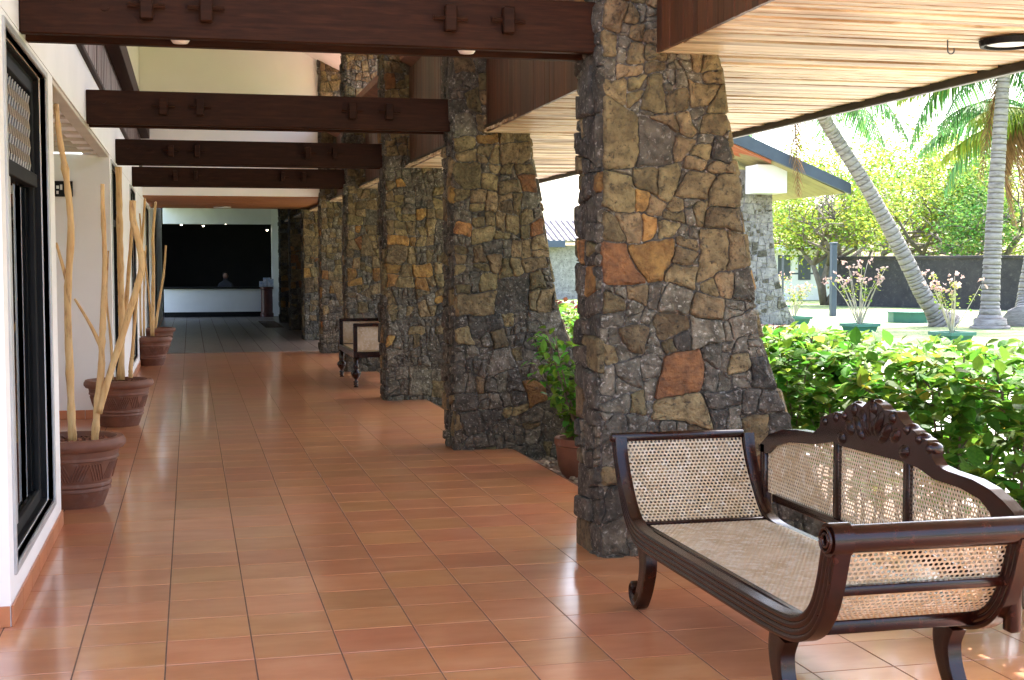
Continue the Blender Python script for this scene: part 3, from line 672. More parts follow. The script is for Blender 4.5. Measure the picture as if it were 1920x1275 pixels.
# ================================================================== NEAR CANE BENCH
def cane(P, U, V, pitch, parent, name='cane_panel', inside=None, hole=.30):
    """woven cane: staggered rows of small octagonal holes over the surface P(u,v), u in [0,U], v in [0,V]"""
    nu = max(2, round(U/pitch)); nv = max(2, round(V/(pitch*.88))); du, dv = U/nu, V/nv
    b = MB(); idx = {}
    def vert(u, v):
        u = min(max(u, 0), U); k = (round(u*1e5), round(v*1e5))
        if k not in idx: idx[k] = len(b.v); b.v.append(tuple(P(u, v)))
        return idx[k]
    for j in range(nv):
        off = .5 if j % 2 else 0
        for i in range(-1 if off else 0, nu):
            uc, vc = (i+.5+off)*du, (j+.5)*dv
            if inside and not inside(min(max(uc,0),U), vc): continue
            if uc < du*.3 or uc > U-du*.3:
                u0, u1 = max(0, uc-du/2), min(U, uc+du/2)
                b.f.append((vert(u0, vc-dv/2), vert(u1, vc-dv/2), vert(u1, vc+dv/2), vert(u0, vc+dv/2))); continue
            o_ = [vert(uc+a*du/2, vc+c*dv/2) for a, c in ((-1,-1),(0,-1),(1,-1),(1,0),(1,1),(0,1),(-1,1),(-1,0))]
            h_ = [vert(uc+a*du*hole, vc+c*dv*hole) for a, c in ((-.75,-.75),(0,-1),(.75,-.75),(1,0),(.75,.75),(0,1),(-.75,.75),(-1,0))]
            for k in range(8): b.f.append((o_[k], o_[(k+1)%8], h_[(k+1)%8], h_[k]))
    b.m = [0]*len(b.f)
    o = b.build(name, M['cane'], parent)
    sm_ = o.modifiers.new('thickness', 'SOLIDIFY'); sm_.thickness = .0022; sm_.offset = 0
    return o
BX0, BX1 = 1.88, 2.50
bench = empty('cane_bench', (2.18, 4.7, 0)); tag(bench, 'large dark mahogany bench with cane seat and carved scalloped back, in front', 'bench')
BO = bench.location
PATH = [(5.765,.715),(5.745,.64),(5.70,.55),(5.645,.465),(5.585,.395),(5.51,.345),(5.40,.322),(5.15,.318),(4.7,.318),(4.25,.318),(4.03,.322),(3.905,.335),(3.805,.375),(3.74,.44),(3.70,.52),(3.675,.60),(3.655,.665)]
pp_ = polyline([(0,y,z) for y, z in PATH], 4)
def reed(path, xc, dep, wid, parent, name, mt, front=-1):
    """sweep a reeded bar along a (y,z) path; reeds on the face towards x=front"""
    prof = []          # (n, x): n across the bar in the plane, x depth
    K = 4
    for k in range(K):
        for t in (0, .25, .5, .75): 
            nn = -.5+(k+t)/K; prof.append((nn, -.5*dep-.006*math.sin(math.pi*t)))
    prof += [(.5, -.5*dep), (.5, .5*dep), (-.5, .5*dep)]
    b = MB(); n = len(path); m_ = len(prof)
    for i, p in enumerate(path):
        t = (path[min(i+1,n-1)]-path[max(i-1,0)]).normalized(); nr = Vector((0, -t.z, t.y)); wv = wid(i/(n-1))
        for (a, x) in prof: b.v.append((xc+x, p.y+nr.y*a*wv, p.z+nr.z*a*wv))
    for i in range(n-1):
        for j in range(m_): b.f.append((i*m_+j, i*m_+(j+1)%m_, (i+1)*m_+(j+1)%m_, (i+1)*m_+j))
    b.f.append(tuple(range(m_))); b.f.append(tuple((n-1)*m_+j for j in range(m_))[::-1]); b.m = [0]*len(b.f)
    o = recalc(b.build(name, mt, parent, angle=50)); return o
def local(o, off): 
    o.location = -off; return o
wid = lambda t: .055 if t < .12 else .055+.03*min(1, (t-.12)/.2) if t < .8 else .085+.01*(t-.8)/.2
local(reed(pp_, BX0, .05, wid, bench, 'front_frame', M['wood']), BO)
local(reed(pp_, BX1, .045, wid, bench, 'rear_frame', M['wood']), BO)
def bpart(mb, name, angle=45, mt=None, parent=None, smooth=False):
    o = mb.build(name, mt or M['wood'], parent or bench, angle=None if smooth else angle, smooth=smooth)
    if parent is None: o.location = -BO
    return o
# scroll ends and roll of the near arm
b = MB(); b.tube([(BX0-.035,3.652,.672),(BX0+.03,3.652,.672),(BX0+.034,3.652,.672)], [.052,.052,.046], 24); roll_s = bpart(b, 'scroll')
for rr in (.036,.020):
    b = MB(); b.tube([(BX0-.041,3.652+rr*math.cos(t),.672+rr*math.sin(t)) for t in [k*2*math.pi/20 for k in range(20)]]+[(BX0-.041,3.652+rr,.672)], .006, 6, cap=False); b.build('spiral', M['wood'], roll_s, smooth=True)
b = MB(); b.tube([(BX0+.034,3.652,.672),(2.2,3.652,.672),(2.62,3.652,.672)], [.043,.044,.043], 24); bpart(b, 'arm_roll')
b = MB(); b.bbox(BX0+.02, BX1+.02, 3.695, 3.72, .485, .515, .004); bpart(b, 'arm_rail')
b = MB(); b.bbox(BX0+.02, BX1, 3.87, 3.93, .315, .36, .004); bpart(b, 'end_rail')
b = MB(); b.bbox(BX0+.02, BX1, 5.49, 5.54, .335, .375, .004); bpart(b, 'end_rail')
b = MB(); b.bbox(BX0-.045, BX1-.02, 5.745, 5.785, .695, .735, .008); bpart(b, 'arm_rail')
b = MB(); b.bbox(BX0+.022, BX0+.05, 3.93, 5.49, .345, .366, .004); bpart(b, 'seat_lip')
# cane surfaces (u along X, v along the profile)
off = BO
def cpan(P, U, V, pit, name='cane_panel', inside=None, hole=.3):
    o = cane(P, U, V, pit, bench, name, inside, hole); o.location = -off; return o
cpan(lambda u, v: (BX0+.045+u, 3.92+v, .362-.012*math.sin(math.pi*u/.56)*math.sin(math.pi*v/1.58)), .56, 1.58, .0185, 'seat_cane', hole=.37)
def along(pts):
    L_ = [0]
    for a, c in zip(pts, pts[1:]): L_.append(L_[-1]+(c-a).length)
    def f(s_):
        for i in range(len(pts)-1):
            if s_ <= L_[i+1]+1e-9: t = (s_-L_[i])/(L_[i+1]-L_[i]); return pts[i].lerp(pts[i+1], t)
        return pts[-1]
    return f, L_[-1]
fa, La = along(polyline([(0,5.515,.372),(0,5.575,.425),(0,5.63,.49),(0,5.69,.57),(0,5.735,.65),(0,5.752,.70)], 4))
cpan(lambda u, v: (BX0+.025+u, fa(v).y, fa(v).z), .56, La, .0187, 'arm_cane', hole=.35)
fb, Lb = along(polyline([(0,3.89,.355),(0,3.81,.39),(0,3.755,.45),(0,3.715,.53),(0,3.685,.61),(0,3.67,.65)], 4))
cpan(lambda u, v: (BX0+.03+u, fb(v).y, fb(v).z), .60, Lb, .0187, 'arm_cane', hole=.38)
# carved back
TOPPX = [(1422,836),(1441,814),(1469,805),(1494,806),(1525,811),(1536,801),(1539,781),(1549,779),(1566,772),(1578,775),(1590,761),(1601,754),(1612,760),(1617,763),(1626,753),(1638,751),(1651,760),(1658,769),(1668,770),(1680,772),(1687,786),(1696,797),(1714,808),(1724,819),(1738,826),(1744,840),(1747,858),(1756,873),(1776,883),(1823,899),(1855,917),(1880,939),(1899,960),(1912,985)]
BOTPX = [(1438,850),(1450,837),(1475,829),(1525,833),(1563,828),(1576,836),(1682,863),(1701,869),(1720,877),(1751,899),(1798,914),(1836,936),(1855,960),(1866,990)]
BKX = 2.505
tp_ = sorted([(atx(x, y, BKX).y, atx(x, y, BKX).z) for x, y in TOPPX]); bt_ = sorted([(atx(x, y, BKX).y, atx(x, y, BKX).z) for x, y in BOTPX])
def itp(L_, y):
    if y <= L_[0][0]: return L_[0][1]
    for (a, p), (c, q) in zip(L_, L_[1:]):
        if y <= c: return p+(q-p)*(y-a)/max(c-a, 1e-6)
    return L_[-1][1]
ya_, yb_ = tp_[0][0], tp_[-1][0]
yl = [ya_+(yb_-ya_)*k/280 for k in range(281)]
top = [(y, itp(tp_, y)) for y in yl]; bot = [(y, min(itp(bt_, y), itp(tp_, y)-.02)) for y in yl]
b = MB(); b.strip(top, bot, BKX, BKX+.045); o = recalc(bpart(b, 'crest_rail', angle=40))
# rounded lobes along the scalloped crest
for (px_, py_, ra) in ((1547,790,.024),(1567,783,.026),(1601,768,.034),(1638,766,.036),(1673,784,.030),(1700,806,.024),(1722,824,.024),(1742,842,.024),(1584,780,.020)):
    p_ = atx(px_, py_, BKX)
    b = MB(); b.lathe([(0,-1),(.38,-.92),(.71,-.71),(.92,-.38),(1,0),(.92,.38),(.71,.71),(.38,.92),(0,1)], 14, (0,0,0))
    m0 = len(b.v)-9*14
    for q in range(m0, len(b.v)): v = b.v[q]; b.v[q] = (BKX+.021+v[0]*.036, p_.y+v[1]*ra*.85, p_.z+v[2]*ra)
    b.build('scallop', M['wood'], o, smooth=True)
b = MB()                                                            # carved acanthus leaves standing proud of the crest

yc_ = .5*(atx(1630,755,BKX).y+atx(1640,755,BKX).y)
for (dy, dz, ry, rz_, an) in [(0,.02,.030,.075,0),(.055,.0,.024,.062,.5),(-.055,.0,.024,.062,-.5),(.11,-.03,.026,.050,.8),(-.11,-.03,.026,.050,-.8),(.175,-.055,.028,.042,1.0),(-.175,-.055,.028,.042,-1.0),(.24,-.08,.028,.035,1.2),(-.24,-.08,.028,.035,-1.2),(.02,-.075,.02,.04,.3),(-.02,-.075,.02,.04,-.3),(.09,-.10,.022,.04,1.0),(-.09,-.10,.022,.04,-1.0)]:
    b = MB(); bb = 0; n = 10
    zc_ = itp(tp_, yc_+dy)-.07+dz*.35
    ring = []
    for lv, (sc_, hx) in enumerate(((1,0),(.75,.011),(.35,.017))):
        for j in range(n):
            t = 2*math.pi*j/n; u_, v_ = ry*sc_*math.cos(t), rz_*sc_*math.sin(t)
            b.v.append((BKX+.002-hx, yc_+dy+u_*math.cos(an)-v_*math.sin(an)*-1, zc_+u_*math.sin(an)*-1+v_*math.cos(an)))
    for lv in range(2):
        for j in range(n): b.f.append((bb+lv*n+j, bb+lv*n+(j+1)%n, bb+(lv+1)*n+(j+1)%n, bb+(lv+1)*n+j))
    b.f.append(tuple(bb+2*n+j for j in range(n)))
    b.m = [0]*len(b.f); b.build('carved_leaf', M['wood'], o, smooth=True)
b = MB(); b.bbox(BKX, BKX+.04, 3.80, 5.50, .44, .475, .005); bpart(b, 'back_rail')
for px_ in (1565, 1697):
    y = atx(px_, 900, BKX).y; b = MB(); b.bbox(BKX+.002, BKX+.036, y-.022, y+.022, .475, itp(bt_, y)+.012, .004); bpart(b, 'back_mullion')
y = atx(1428, 860, BKX).y; b = MB(); b.bbox(BKX, BKX+.04, y-.03, y+.02, .33, itp(tp_, y)-.004, .005); bpart(b, 'back_post')
b = MB(); b.bbox(BKX, BKX+.04, 3.70, 3.75, .33, .70, .005); bpart(b, 'back_post')
ym = [atx(1697,900,BKX).y+.02, atx(1565,900,BKX).y-.02]
for (p, q) in ((3.74, ym[0]-.038), (ym[0], ym[1]), (ym[1]+.038, y-.02+.0)):
    cpan(lambda u, v, p=p: (BKX+.02, p+u, .47+v), q-p, .42, .0175, 'back_cane', inside=lambda u, v, p=p: .47+v < itp(bt_, p+u)+.012, hole=.37)
# legs
def leg(x, pts, rad, name='leg', dep=.05):
    pl = polyline([(x, y_, z_) for y_, z_ in pts], 5); n = len(pl)
    b = MB(); rr = []
    for i in range(n):
        t = i/(n-1)*(len(rad)-1); k = min(int(t), len(rad)-2); rr.append(rad[k]+(rad[k+1]-rad[k])*(t-k))
    prof = [(-1,-.5),(-.5,-.62),(0,-.5),(.5,-.62),(1,-.5),(1,.5),(-1,.5)]
    for i, p in enumerate(pl):
        t = (pl[min(i+1,n-1)]-pl[max(i-1,0)]).normalized(); nr = Vector((0, -t.z, t.y))
        for a, c in prof: b.v.append((p.x+c*dep, p.y+nr.y*a*rr[i], p.z+nr.z*a*rr[i]))
    m_ = len(prof)
    for i in range(n-1):
        for j in range(m_): b.f.append((i*m_+j, i*m_+(j+1)%m_, (i+1)*m_+(j+1)%m_, (i+1)*m_+j))
    b.f.append(tuple(range(m_))); b.f.append(tuple((n-1)*m_+j for j in range(m_))[::-1]); b.m = [0]*len(b.f)
    return recalc(bpart(b, name, angle=40))
for x in (BX0+.005, BX1-.005):
    leg(x, [(5.40,.29),(5.385,.22),(5.405,.14),(5.445,.07),(5.485,.030),(5.53,.040),(5.545,.075),(5.525,.098),(5.500,.085)], [.055,.046,.037,.032,.030,.026,.020,.016,.012])
    leg(x, [(4.03,.29),(4.05,.22),(4.03,.14),(3.985,.07),(3.945,.030),(3.90,.040),(3.885,.075),(3.905,.098),(3.93,.085)], [.062,.050,.040,.034,.030,.026,.020,.016,.012])

# ================================================================== FAR SMALL BENCH
fbn = empty('small_cane_bench', (2.28, 17.1, 0)); tag(fbn, 'small square cane bench with turned legs by the third buttress', 'bench')
fx0, fx1, fy0, fy1 = -.36, .30, -.78, .86
def fp(mb, name, mt=None, **k): return mb.build(name, mt or M['wood'], fbn, **k)
TUR = [(.030,0),(.022,.02),(.030,.035),(.018,.05),(.034,.065),(.018,.085),(.020,.10),(.045,.13),(.062,.165),(.058,.19),(.030,.215),(.036,.23),(.036,.36)]
for x in (fx0+.03, fx1-.03):
    for y in (fy0+.03, fy1-.03):
        b = MB(); b.lathe(TUR, 16, (x, y, 0)); fp(b, 'leg', smooth=True)
b = MB(); b.bbox(fx0, fx0+.05, fy0, fy1, .36, .44, .005); fp(b, 'seat_rail'); b = MB(); b.bbox(fx1-.05, fx1, fy0, fy1, .36, .44, .005); fp(b, 'seat_rail')
b = MB(); b.bbox(fx0+.05, fx1-.05, fy0, fy0+.05, .36, .43, .005); fp(b, 'seat_rail'); b = MB(); b.bbox(fx0+.05, fx1-.05, fy1-.05, fy1, .36, .43, .005); fp(b, 'seat_rail')
b = MB(); b.box(fx0+.05, fx1-.05, fy0+.05, fy1-.05, .425, .434); fp(b, 'seat_cane', M['cane'])
for (y0_, y1_, h_) in ((fy0, fy0+.05, .74), (fy1-.05, fy1, .74)):
    for (xa2, xb2) in ((fx0, fx0+.05), (fx1-.05, fx1)):
        b = MB(); b.bbox(xa2, xb2, y0_, y1_, .44, h_, .005); fp(b, 'arm_post')
    b = MB(); b.bbox(fx0, fx1, y0_-.003, y1_+.003, h_, h_+.04, .005); fp(b, 'arm_rail')
    b = MB(); b.box(fx0+.05, fx1-.05, y0_+.02, y0_+.03, .45, h_); fp(b, 'arm_cane', M['cane'])
b = MB(); b.bbox(fx1-.045, fx1, fy0+.05, fy1-.05, .80, .86, .005); fp(b, 'back_rail'); b = MB(); b.box(fx1-.028, fx1-.018, fy0+.05, fy1-.05, .44, .80); fp(b, 'back_cane', M['cane'])

# ================================================================== PLANTS
def leaf_geo(L_, W_, fold=.25, droop=.25):
    """ovate leaf along +X, folded on its midrib"""
    xs = [(0,.0),(.22,.36),(.5,.5),(.78,.32),(1,0)]
    V, F = [], []
    for i, (t, hw) in enumerate(xs):
        z = -droop*L_*t*t; V += [(t*L_, 0, z)]
        if 0 < i < 4: V += [(t*L_, hw*W_, z+fold*hw*W_), (t*L_, -hw*W_, z+fold*hw*W_)]
    # indices: 0 | 1,2,3 | 4,5,6 | 7,8,9 | 10
    F = [(0,1,2),(0,3,1),(1,4,5,2),(3,6,4,1),(4,7,8,5),(6,9,7,4),(7,10,8),(9,10,7)]
    return V, F
def put_leaf(mb, p, d, up, L_, W_, mi=0, fold=.25, droop=.25):
    d = d.normalized(); s_ = d.cross(up); s_ = s_.normalized() if s_.length > 1e-4 else d.orthogonal().normalized(); n = s_.cross(d)
    V, F = leaf_geo(L_, W_, fold, droop)
    mb.add([p+d*x+s_*y+n*z for x, y, z in V], F, mi)
rng = random.Random(21)
LEAFV = []
for k in range(3):
    V, F = leaf_geo(1, .62+.06*k, .25, .2+.1*k)
    for mt in ('leaf_o', 'leaf_y'):
        me = bpy.data.meshes.new('leaf'); me.from_pydata(V, [], F); me.materials.append(M[mt]); LEAFV.append(me)
hedge = empty('leafy_hedge', (3.95, 12, 0)); tag(hedge, 'broad leaved green hedge behind the front bench and buttresses', 'hedge')
HO = hedge.location
def rot_to(d, up):
    s_ = d.cross(up); s_ = s_.normalized() if s_.length > 1e-4 else d.orthogonal().normalized(); n = s_.cross(d)
    return Matrix((d, -s_, n)).transposed().to_quaternion()
fol = MB(); stm = MB(); singles = []
nst = 0
y = 4.75
while y < 26:
    dens = 62 if y < 11 else 26
    for q in range(4 if y < 11 else 3):
        x = rng.uniform(3.5, 4.45); yy = y+rng.uniform(-.1,.1); h_ = rng.uniform(.85, 1.12)+.10*noise.noise(Vector((yy*.9, x, 0)))
        lean = Vector((rng.uniform(-.18,.18), rng.uniform(-.18,.18), h_)); base = Vector((x, yy, -.11))
        mid = base+lean*.5+Vector((rng.uniform(-.05,.05), rng.uniform(-.05,.05), 0)); tip = base+lean+Vector((0,0,.06))
        stm.tube([base-HO, mid-HO, tip-HO], [.009,.007,.004], 5)
        croton = noise.noise(Vector((yy*.55+3.1, 7.7, 0))) > .28
        side = []
        for sb in range(4):
            t = rng.uniform(.35,.95); p = base.lerp(mid, t*2) if t < .5 else mid.lerp(tip, t*2-1)
            e = p+Vector((rng.uniform(-.22,.22), rng.uniform(-.22,.22), rng.uniform(.02,.16))); e.z = min(e.z, 1.02)
            stm.tube([p-HO, e-HO], [.005,.003], 4); side.append((p, e))
        for k in range(dens):
            if rng.random() < .3: t = rng.uniform(.3,1)**.7; p = base.lerp(mid, t*2) if t < .5 else mid.lerp(tip, t*2-1)
            else: a_, e = rng.choice(side); p = a_.lerp(e, rng.uniform(.3,1.05))
            d = Vector((rng.uniform(-1,1), rng.uniform(-1,1), rng.uniform(-.35,.55))).normalized(); upv = Vector((rng.uniform(-.5,.5), rng.uniform(-.5,.5), 1))
            L_ = rng.uniform(.06,.125)
            big = rng.random()
            if y < 11 and p.x < 4.15 and p.z > .25 and inview(p, 0) and not croton: singles.append((p, d, upv, L_*1.1, y))
            else: put_leaf(fol, p-HO, d, upv, L_, L_*.62, 1 if croton and p.z > .6 else 0, droop=rng.uniform(.1,.4))
    y += .19 if y < 11 else .34
for k in range(5200):      # dense clipped top and face of the hedge
    yy = 4.75+21*rng.random()**1.7; top_ = rng.random() < .55
    x = rng.uniform(3.45, 4.45) if top_ else rng.uniform(3.42, 3.62); z = rng.uniform(.93,1.04) if top_ else rng.uniform(.35,1.0)
    z += .05*noise.noise(Vector((yy*1.3, x*1.3, 2)))
    p = Vector((x, yy, z)); cro = noise.noise(Vector((yy*.55+3.1, 7.7, 0))) > .28
    L_ = rng.uniform(.06,.115); d = Vector((rng.uniform(-1,1), rng.uniform(-1,1), rng.uniform(-.2,.7)))
    if not cro and yy < 10 and inview(p, 0): singles.append((p, d.normalized(), Vector((rng.uniform(-.5,.5), rng.uniform(-.5,.5), 1)), L_, yy))
    else: put_leaf(fol, p-HO, d, Vector((rng.uniform(-.5,.5), rng.uniform(-.5,.5), 1)), L_, L_*.6, 1 if cro else (2 if rng.random() < .12 else 0), droop=rng.uniform(.1,.4))
singles.sort(key=lambda q: -q[3]/(q[0]-CAM).length)
for k, (p, d, upv, L_, yy) in enumerate(singles):
    if k < 300:
        yel = rng.random() < .045
        me = LEAFV[rng.randrange(3)*2+(1 if yel else 0)]
        o = link('leaf', me, None, hedge); o.location = p-HO; o.rotation_mode = 'QUATERNION'; o.rotation_quaternion = rot_to(d.normalized(), upv); o.scale = (L_,)*3
    else: put_leaf(fol, p-HO, d, upv, L_, L_*.64, 2 if rng.random() < .10 else 0, droop=rng.uniform(.1,.4))
o = fol.build('foliage', [M['leaf'], M['leaf_r'], M['frond_y']], hedge); tag(o, kind='stuff')
stm.build('stems', M['stemdark'], hedge)

def bushy(name, loc, h, spread, nb, nl, L_, mats, label, cat, rng, z0=0, stemmat='stemdark', tip=None, group=None, fl_=None, leaf_low=.35):
    o = empty(name, loc); tag(o, label, cat, group)
    st = MB(); fo = MB()
    for k in range(nb):
        a = rng.uniform(0, 6.283); e = Vector((math.cos(a)*spread*rng.uniform(.2,1), math.sin(a)*spread*rng.uniform(.2,1), z0+h*rng.uniform(.65,1)))
        s0 = Vector((rng.uniform(-.05,.05)*spread, rng.uniform(-.05,.05)*spread, z0)); mid = s0.lerp(e, .5)+Vector((rng.uniform(-.1,.1), rng.uniform(-.1,.1), .12))*h*.4
        pl = polyline([s0, mid, e], 4); r0 = .011*h
        st.tube(pl, [r0*(1-.7*i/(len(pl)-1)) for i in range(len(pl))], 5)
        for q in range(nl):
            t = rng.uniform(leaf_low, 1.0); p = pl[min(int(t*(len(pl)-1)), len(pl)-1)]+Vector((rng.uniform(-1,1), rng.uniform(-1,1), rng.uniform(-.5,.8)))*L_*1.1
            put_leaf(fo, p, Vector((rng.uniform(-1,1), rng.uniform(-1,1), rng.uniform(-.6,.5))), Vector((rng.uniform(-.5,.5), rng.uniform(-.5,.5), 1)), L_*rng.uniform(.7,1.3), L_*.6, 0)
        if fl_:
            for q in range(fl_):
                p = e+Vector((rng.uniform(-1,1), rng.uniform(-1,1), rng.uniform(-.6,.8)))*.11*h
                for f_ in range(5): put_leaf(fo, p, Vector((rng.uniform(-1,1), rng.uniform(-1,1), rng.uniform(-.8,1))), Vector((rng.uniform(-1,1),rng.uniform(-1,1),.5)), .085*h*.6, .06*h*.6, 1)
    st.build('stems', M[stemmat], o, smooth=True); fo.build('foliage', [M[m_] for m_ in mats], o)
    return o
rg = random.Random(5)
# shrub in a pot between the first two buttresses
pv = Vector((2.86, 9.62, -.10))
o = empty('shrub_pot', pv); tag(o, 'old dark terracotta pot in the gravel bed between two buttresses', 'pot')
b = MB(); b.lathe([(.16,0),(.20,.1),(.215,.24),(.225,.25),(.225,.30),(.19,.30),(.18,.22),(0,.22)], 26); b.build('body', M['pot'], o, angle=35)
bushy('potted_shrub', pv+Vector((0,0,.22)), .92, .58, 22, 30, .085, ['leaf'], 'bright green leafy shrub in the pot between first two buttresses', 'shrub', rg, leaf_low=.2)
bushy('low_shrub', (3.15, 10.4, -.1), .75, .35, 10, 18, .07, ['leaf'], 'low green shrub growing behind the pot by the second buttress', 'shrub', rg)
# gravel in the bed
b = MB(); rg = random.Random(9)
for k in range(2600):
    x = rg.uniform(EDGE+.02, 3.35); yv = rg.uniform(7.0, 16.5); sz = rg.uniform(.012,.035); c = Vector((x, yv, -.10+sz*.3))
    th = rg.uniform(0, 6.28); ax, ay = sz*rg.uniform(.8,1.3), sz*rg.uniform(.6,1)
    V = [c+Vector((ax*math.cos(th+t)*(1 if i < 5 else .6), ay*math.sin(th+t)*(1 if i < 5 else .6), 0 if i < 5 else sz*.6)) for i, t in enumerate([j*1.2566 for j in range(5)]*2)]
    b.add(V, [(0,1,6,5),(1,2,7,6),(2,3,8,7),(3,4,9,8),(4,0,5,9),(5,6,7,8,9)])
tag(b.build('gravel', M['pebble']), 'loose brown gravel in the planting bed beside the tiled floor', 'gravel', kind='stuff')

# ================================================================== GARDEN
GZ = -.13
def ground(px_, py_):
    d = FWD*FPX + RGT*(px_-960) - UPV*(py_-637.5); return CAM + d*((GZ-CAM_H)/d.z)
# coconut palms
def frond_mesh(L_, droop, rng, mt, nl=42, hang=.7):
    b = MB(); pts = []
    for i in range(15):
        t = i/14; pts.append(Vector((L_*t*(1-.25*droop*t), 0, L_*(.32*t-droop*t*t))))
    b.tube(pts, [.035*(1-.85*i/14) for i in range(15)], 5)
    for k in range(nl):
        t = .12+.88*k/nl; i = min(int(t*14), 13); p = pts[i].lerp(pts[i+1], t*14-i); tg = (pts[i+1]-pts[i]).normalized()
        ll = L_*.24*(math.sin(math.pi*min(1, t*.85+.12))**.6)*rng.uniform(.85,1.1)
        for sg_ in (-1, 1):
            d = (tg*.55+Vector((0, sg_, 0))*.75+Vector((0,0,-hang*rng.uniform(.6,1.3)))).normalized(); wv = tg*.028
            e1 = p+d*ll*.5; e2 = p+d*ll+Vector((0,0,-ll*.25))
            b.add([p-wv, p+wv, e1+wv, e1-wv, e2], [(0,1,2,3),(3,2,4)])
    me = b.mesh('frond'); me.materials.append(M[mt]); return me
rgp = random.Random(31)
FM = [frond_mesh(3.6, .55, rgp, 'frond', hang=.8), frond_mesh(3.4, .75, rgp, 'frond', hang=1.1), frond_mesh(3.0, .35, rgp, 'frond_y', hang=.6), frond_mesh(2.6, 1.25, rgp, 'frond_b', hang=1.6)]
def palm(pts, r0, r1, label, nf=15, seed=1, dead=1, sc=1.0):
    base = Vector(pts[0]); o = empty('coconut_palm', base); tag(o, label, 'palm', 'coconut palms on the lawn'); rg_ = random.Random(seed)
    pl = polyline([Vector(p)-base for p in pts], 22); n = len(pl); rad = []
    for i in range(n):
        t = i/(n-1); f = r0+(r1-r0)*min(1, t*1.15)+r0*1.0*max(0, 1-t/.09)**2; rad.append(f)
    # ring scars: short collars with a dark groove between them
    fine_ = []; fr_ = []; L0 = 0
    tot = sum((pl[i+1]-pl[i]).length for i in range(n-1)); f_, _ = along(pl); step = .13; k = 0; s_ = 0
    def rr_(s__): t = s__/tot*(n-1); i = min(int(t), n-2); return rad[i]+(rad[i+1]-rad[i])*(t-i)
    b = MB(); mi_ = []
    while s_ < tot:
        st_ = step*rg_.uniform(.5,1.5); r_a = rr_(min(s_, tot)); 
        fine_ += [f_(min(s_, tot)), f_(min(s_+st_*.78, tot)), f_(min(s_+st_*.88, tot))]; fr_ += [r_a*1.04, r_a*.985, r_a*.90]; s_ += st_
    keep = [0]+[i for i in range(1, len(fine_)) if (fine_[i]-fine_[i-1]).length > 1e-4]
    fine_ = [fine_[i] for i in keep]; fr_ = [fr_[i] for i in keep]
    b.tube(fine_, fr_, 14, jit=.045)
    for q in range((len(fine_)-1)*14): b.m[q] = 1 if (q//14) % 3 != 0 else 0
    b.build('trunk', [M['palmbark'], M['palmring']], o, smooth=True)
    b = MB(); c = pl[-1]; 
    for k in range(9): a = k*.698; b.lathe([(0,-.13),(.09,-.09),(.12,0),(.08,.11),(0,.14)], 8, (c.x+.22*math.cos(a), c.y+.22*math.sin(a), c.z-.2-.06*(k%2)))
    b.build('coconut_cluster', M['frond_y'], o, smooth=True)
    for (a, up_, q) in ((2.9,-.02,0),(2.45,-.25,1),(3.35,.12,0),(-.25,-.1,1),(.35,-.3,0),(.9,-.05,2),(1.6,.1,0)):
        f = link('frond', FM[q], None, o); f.location = c; f.rotation_euler = (rg_.uniform(-.2,.2), -up_+rg_.uniform(-.1,.1), a+rg_.uniform(-.15,.15)); f.scale = (sc,)*3
    for k in range(nf):
        a = k*2.39996+rg_.uniform(-.2,.2); up_ = rg_.uniform(-.45,.55)
        if abs((a+1.806+math.pi) % (2*math.pi)-math.pi) < .75: up_ = .62      # fronds growing towards the path rise clear of the trunk
        me = FM[3] if k < dead else FM[2] if k % 5 == 4 else FM[k % 2]
        if k < dead: up_ = -.5; a = 1.2+.5*k
        f = link('frond', me, None, o); f.location = c; f.rotation_euler = (rg_.uniform(-.2,.2), -up_, a); f.scale = (sc,)*3
g1 = ground(1772, 612); g2 = ground(1856, 616); g3 = ground(1915, 612)
def kf(p): return p.y
Y1 = g1.y
palm([g1, at(1735,560,Y1), at(1690,470,Y1), at(1625,350,Y1), at(1565,255,Y1), at(1532,200,Y1-.3), at(1495,140,Y1-.4)], .22, .155, 'leaning coconut palm whose grey trunk slants across the garden', 9, 4)
palm([g2, at(1857,560,g2.y), at(1863,440,g2.y), at(1871,300,g2.y), at(1882,140,g2.y), at(1884,112,g2.y)], .235, .16, 'upright coconut palm with pale trunk near the right edge', 10, 8)
palm([g3, at(1922,570,g3.y+1), at(1940,450,g3.y+1), at(1950,300,g3.y+1), at(1945,215,g3.y+1)], .26, .17, 'coconut palm cut off by the right edge, flared base showing', 10, 12, dead=4)

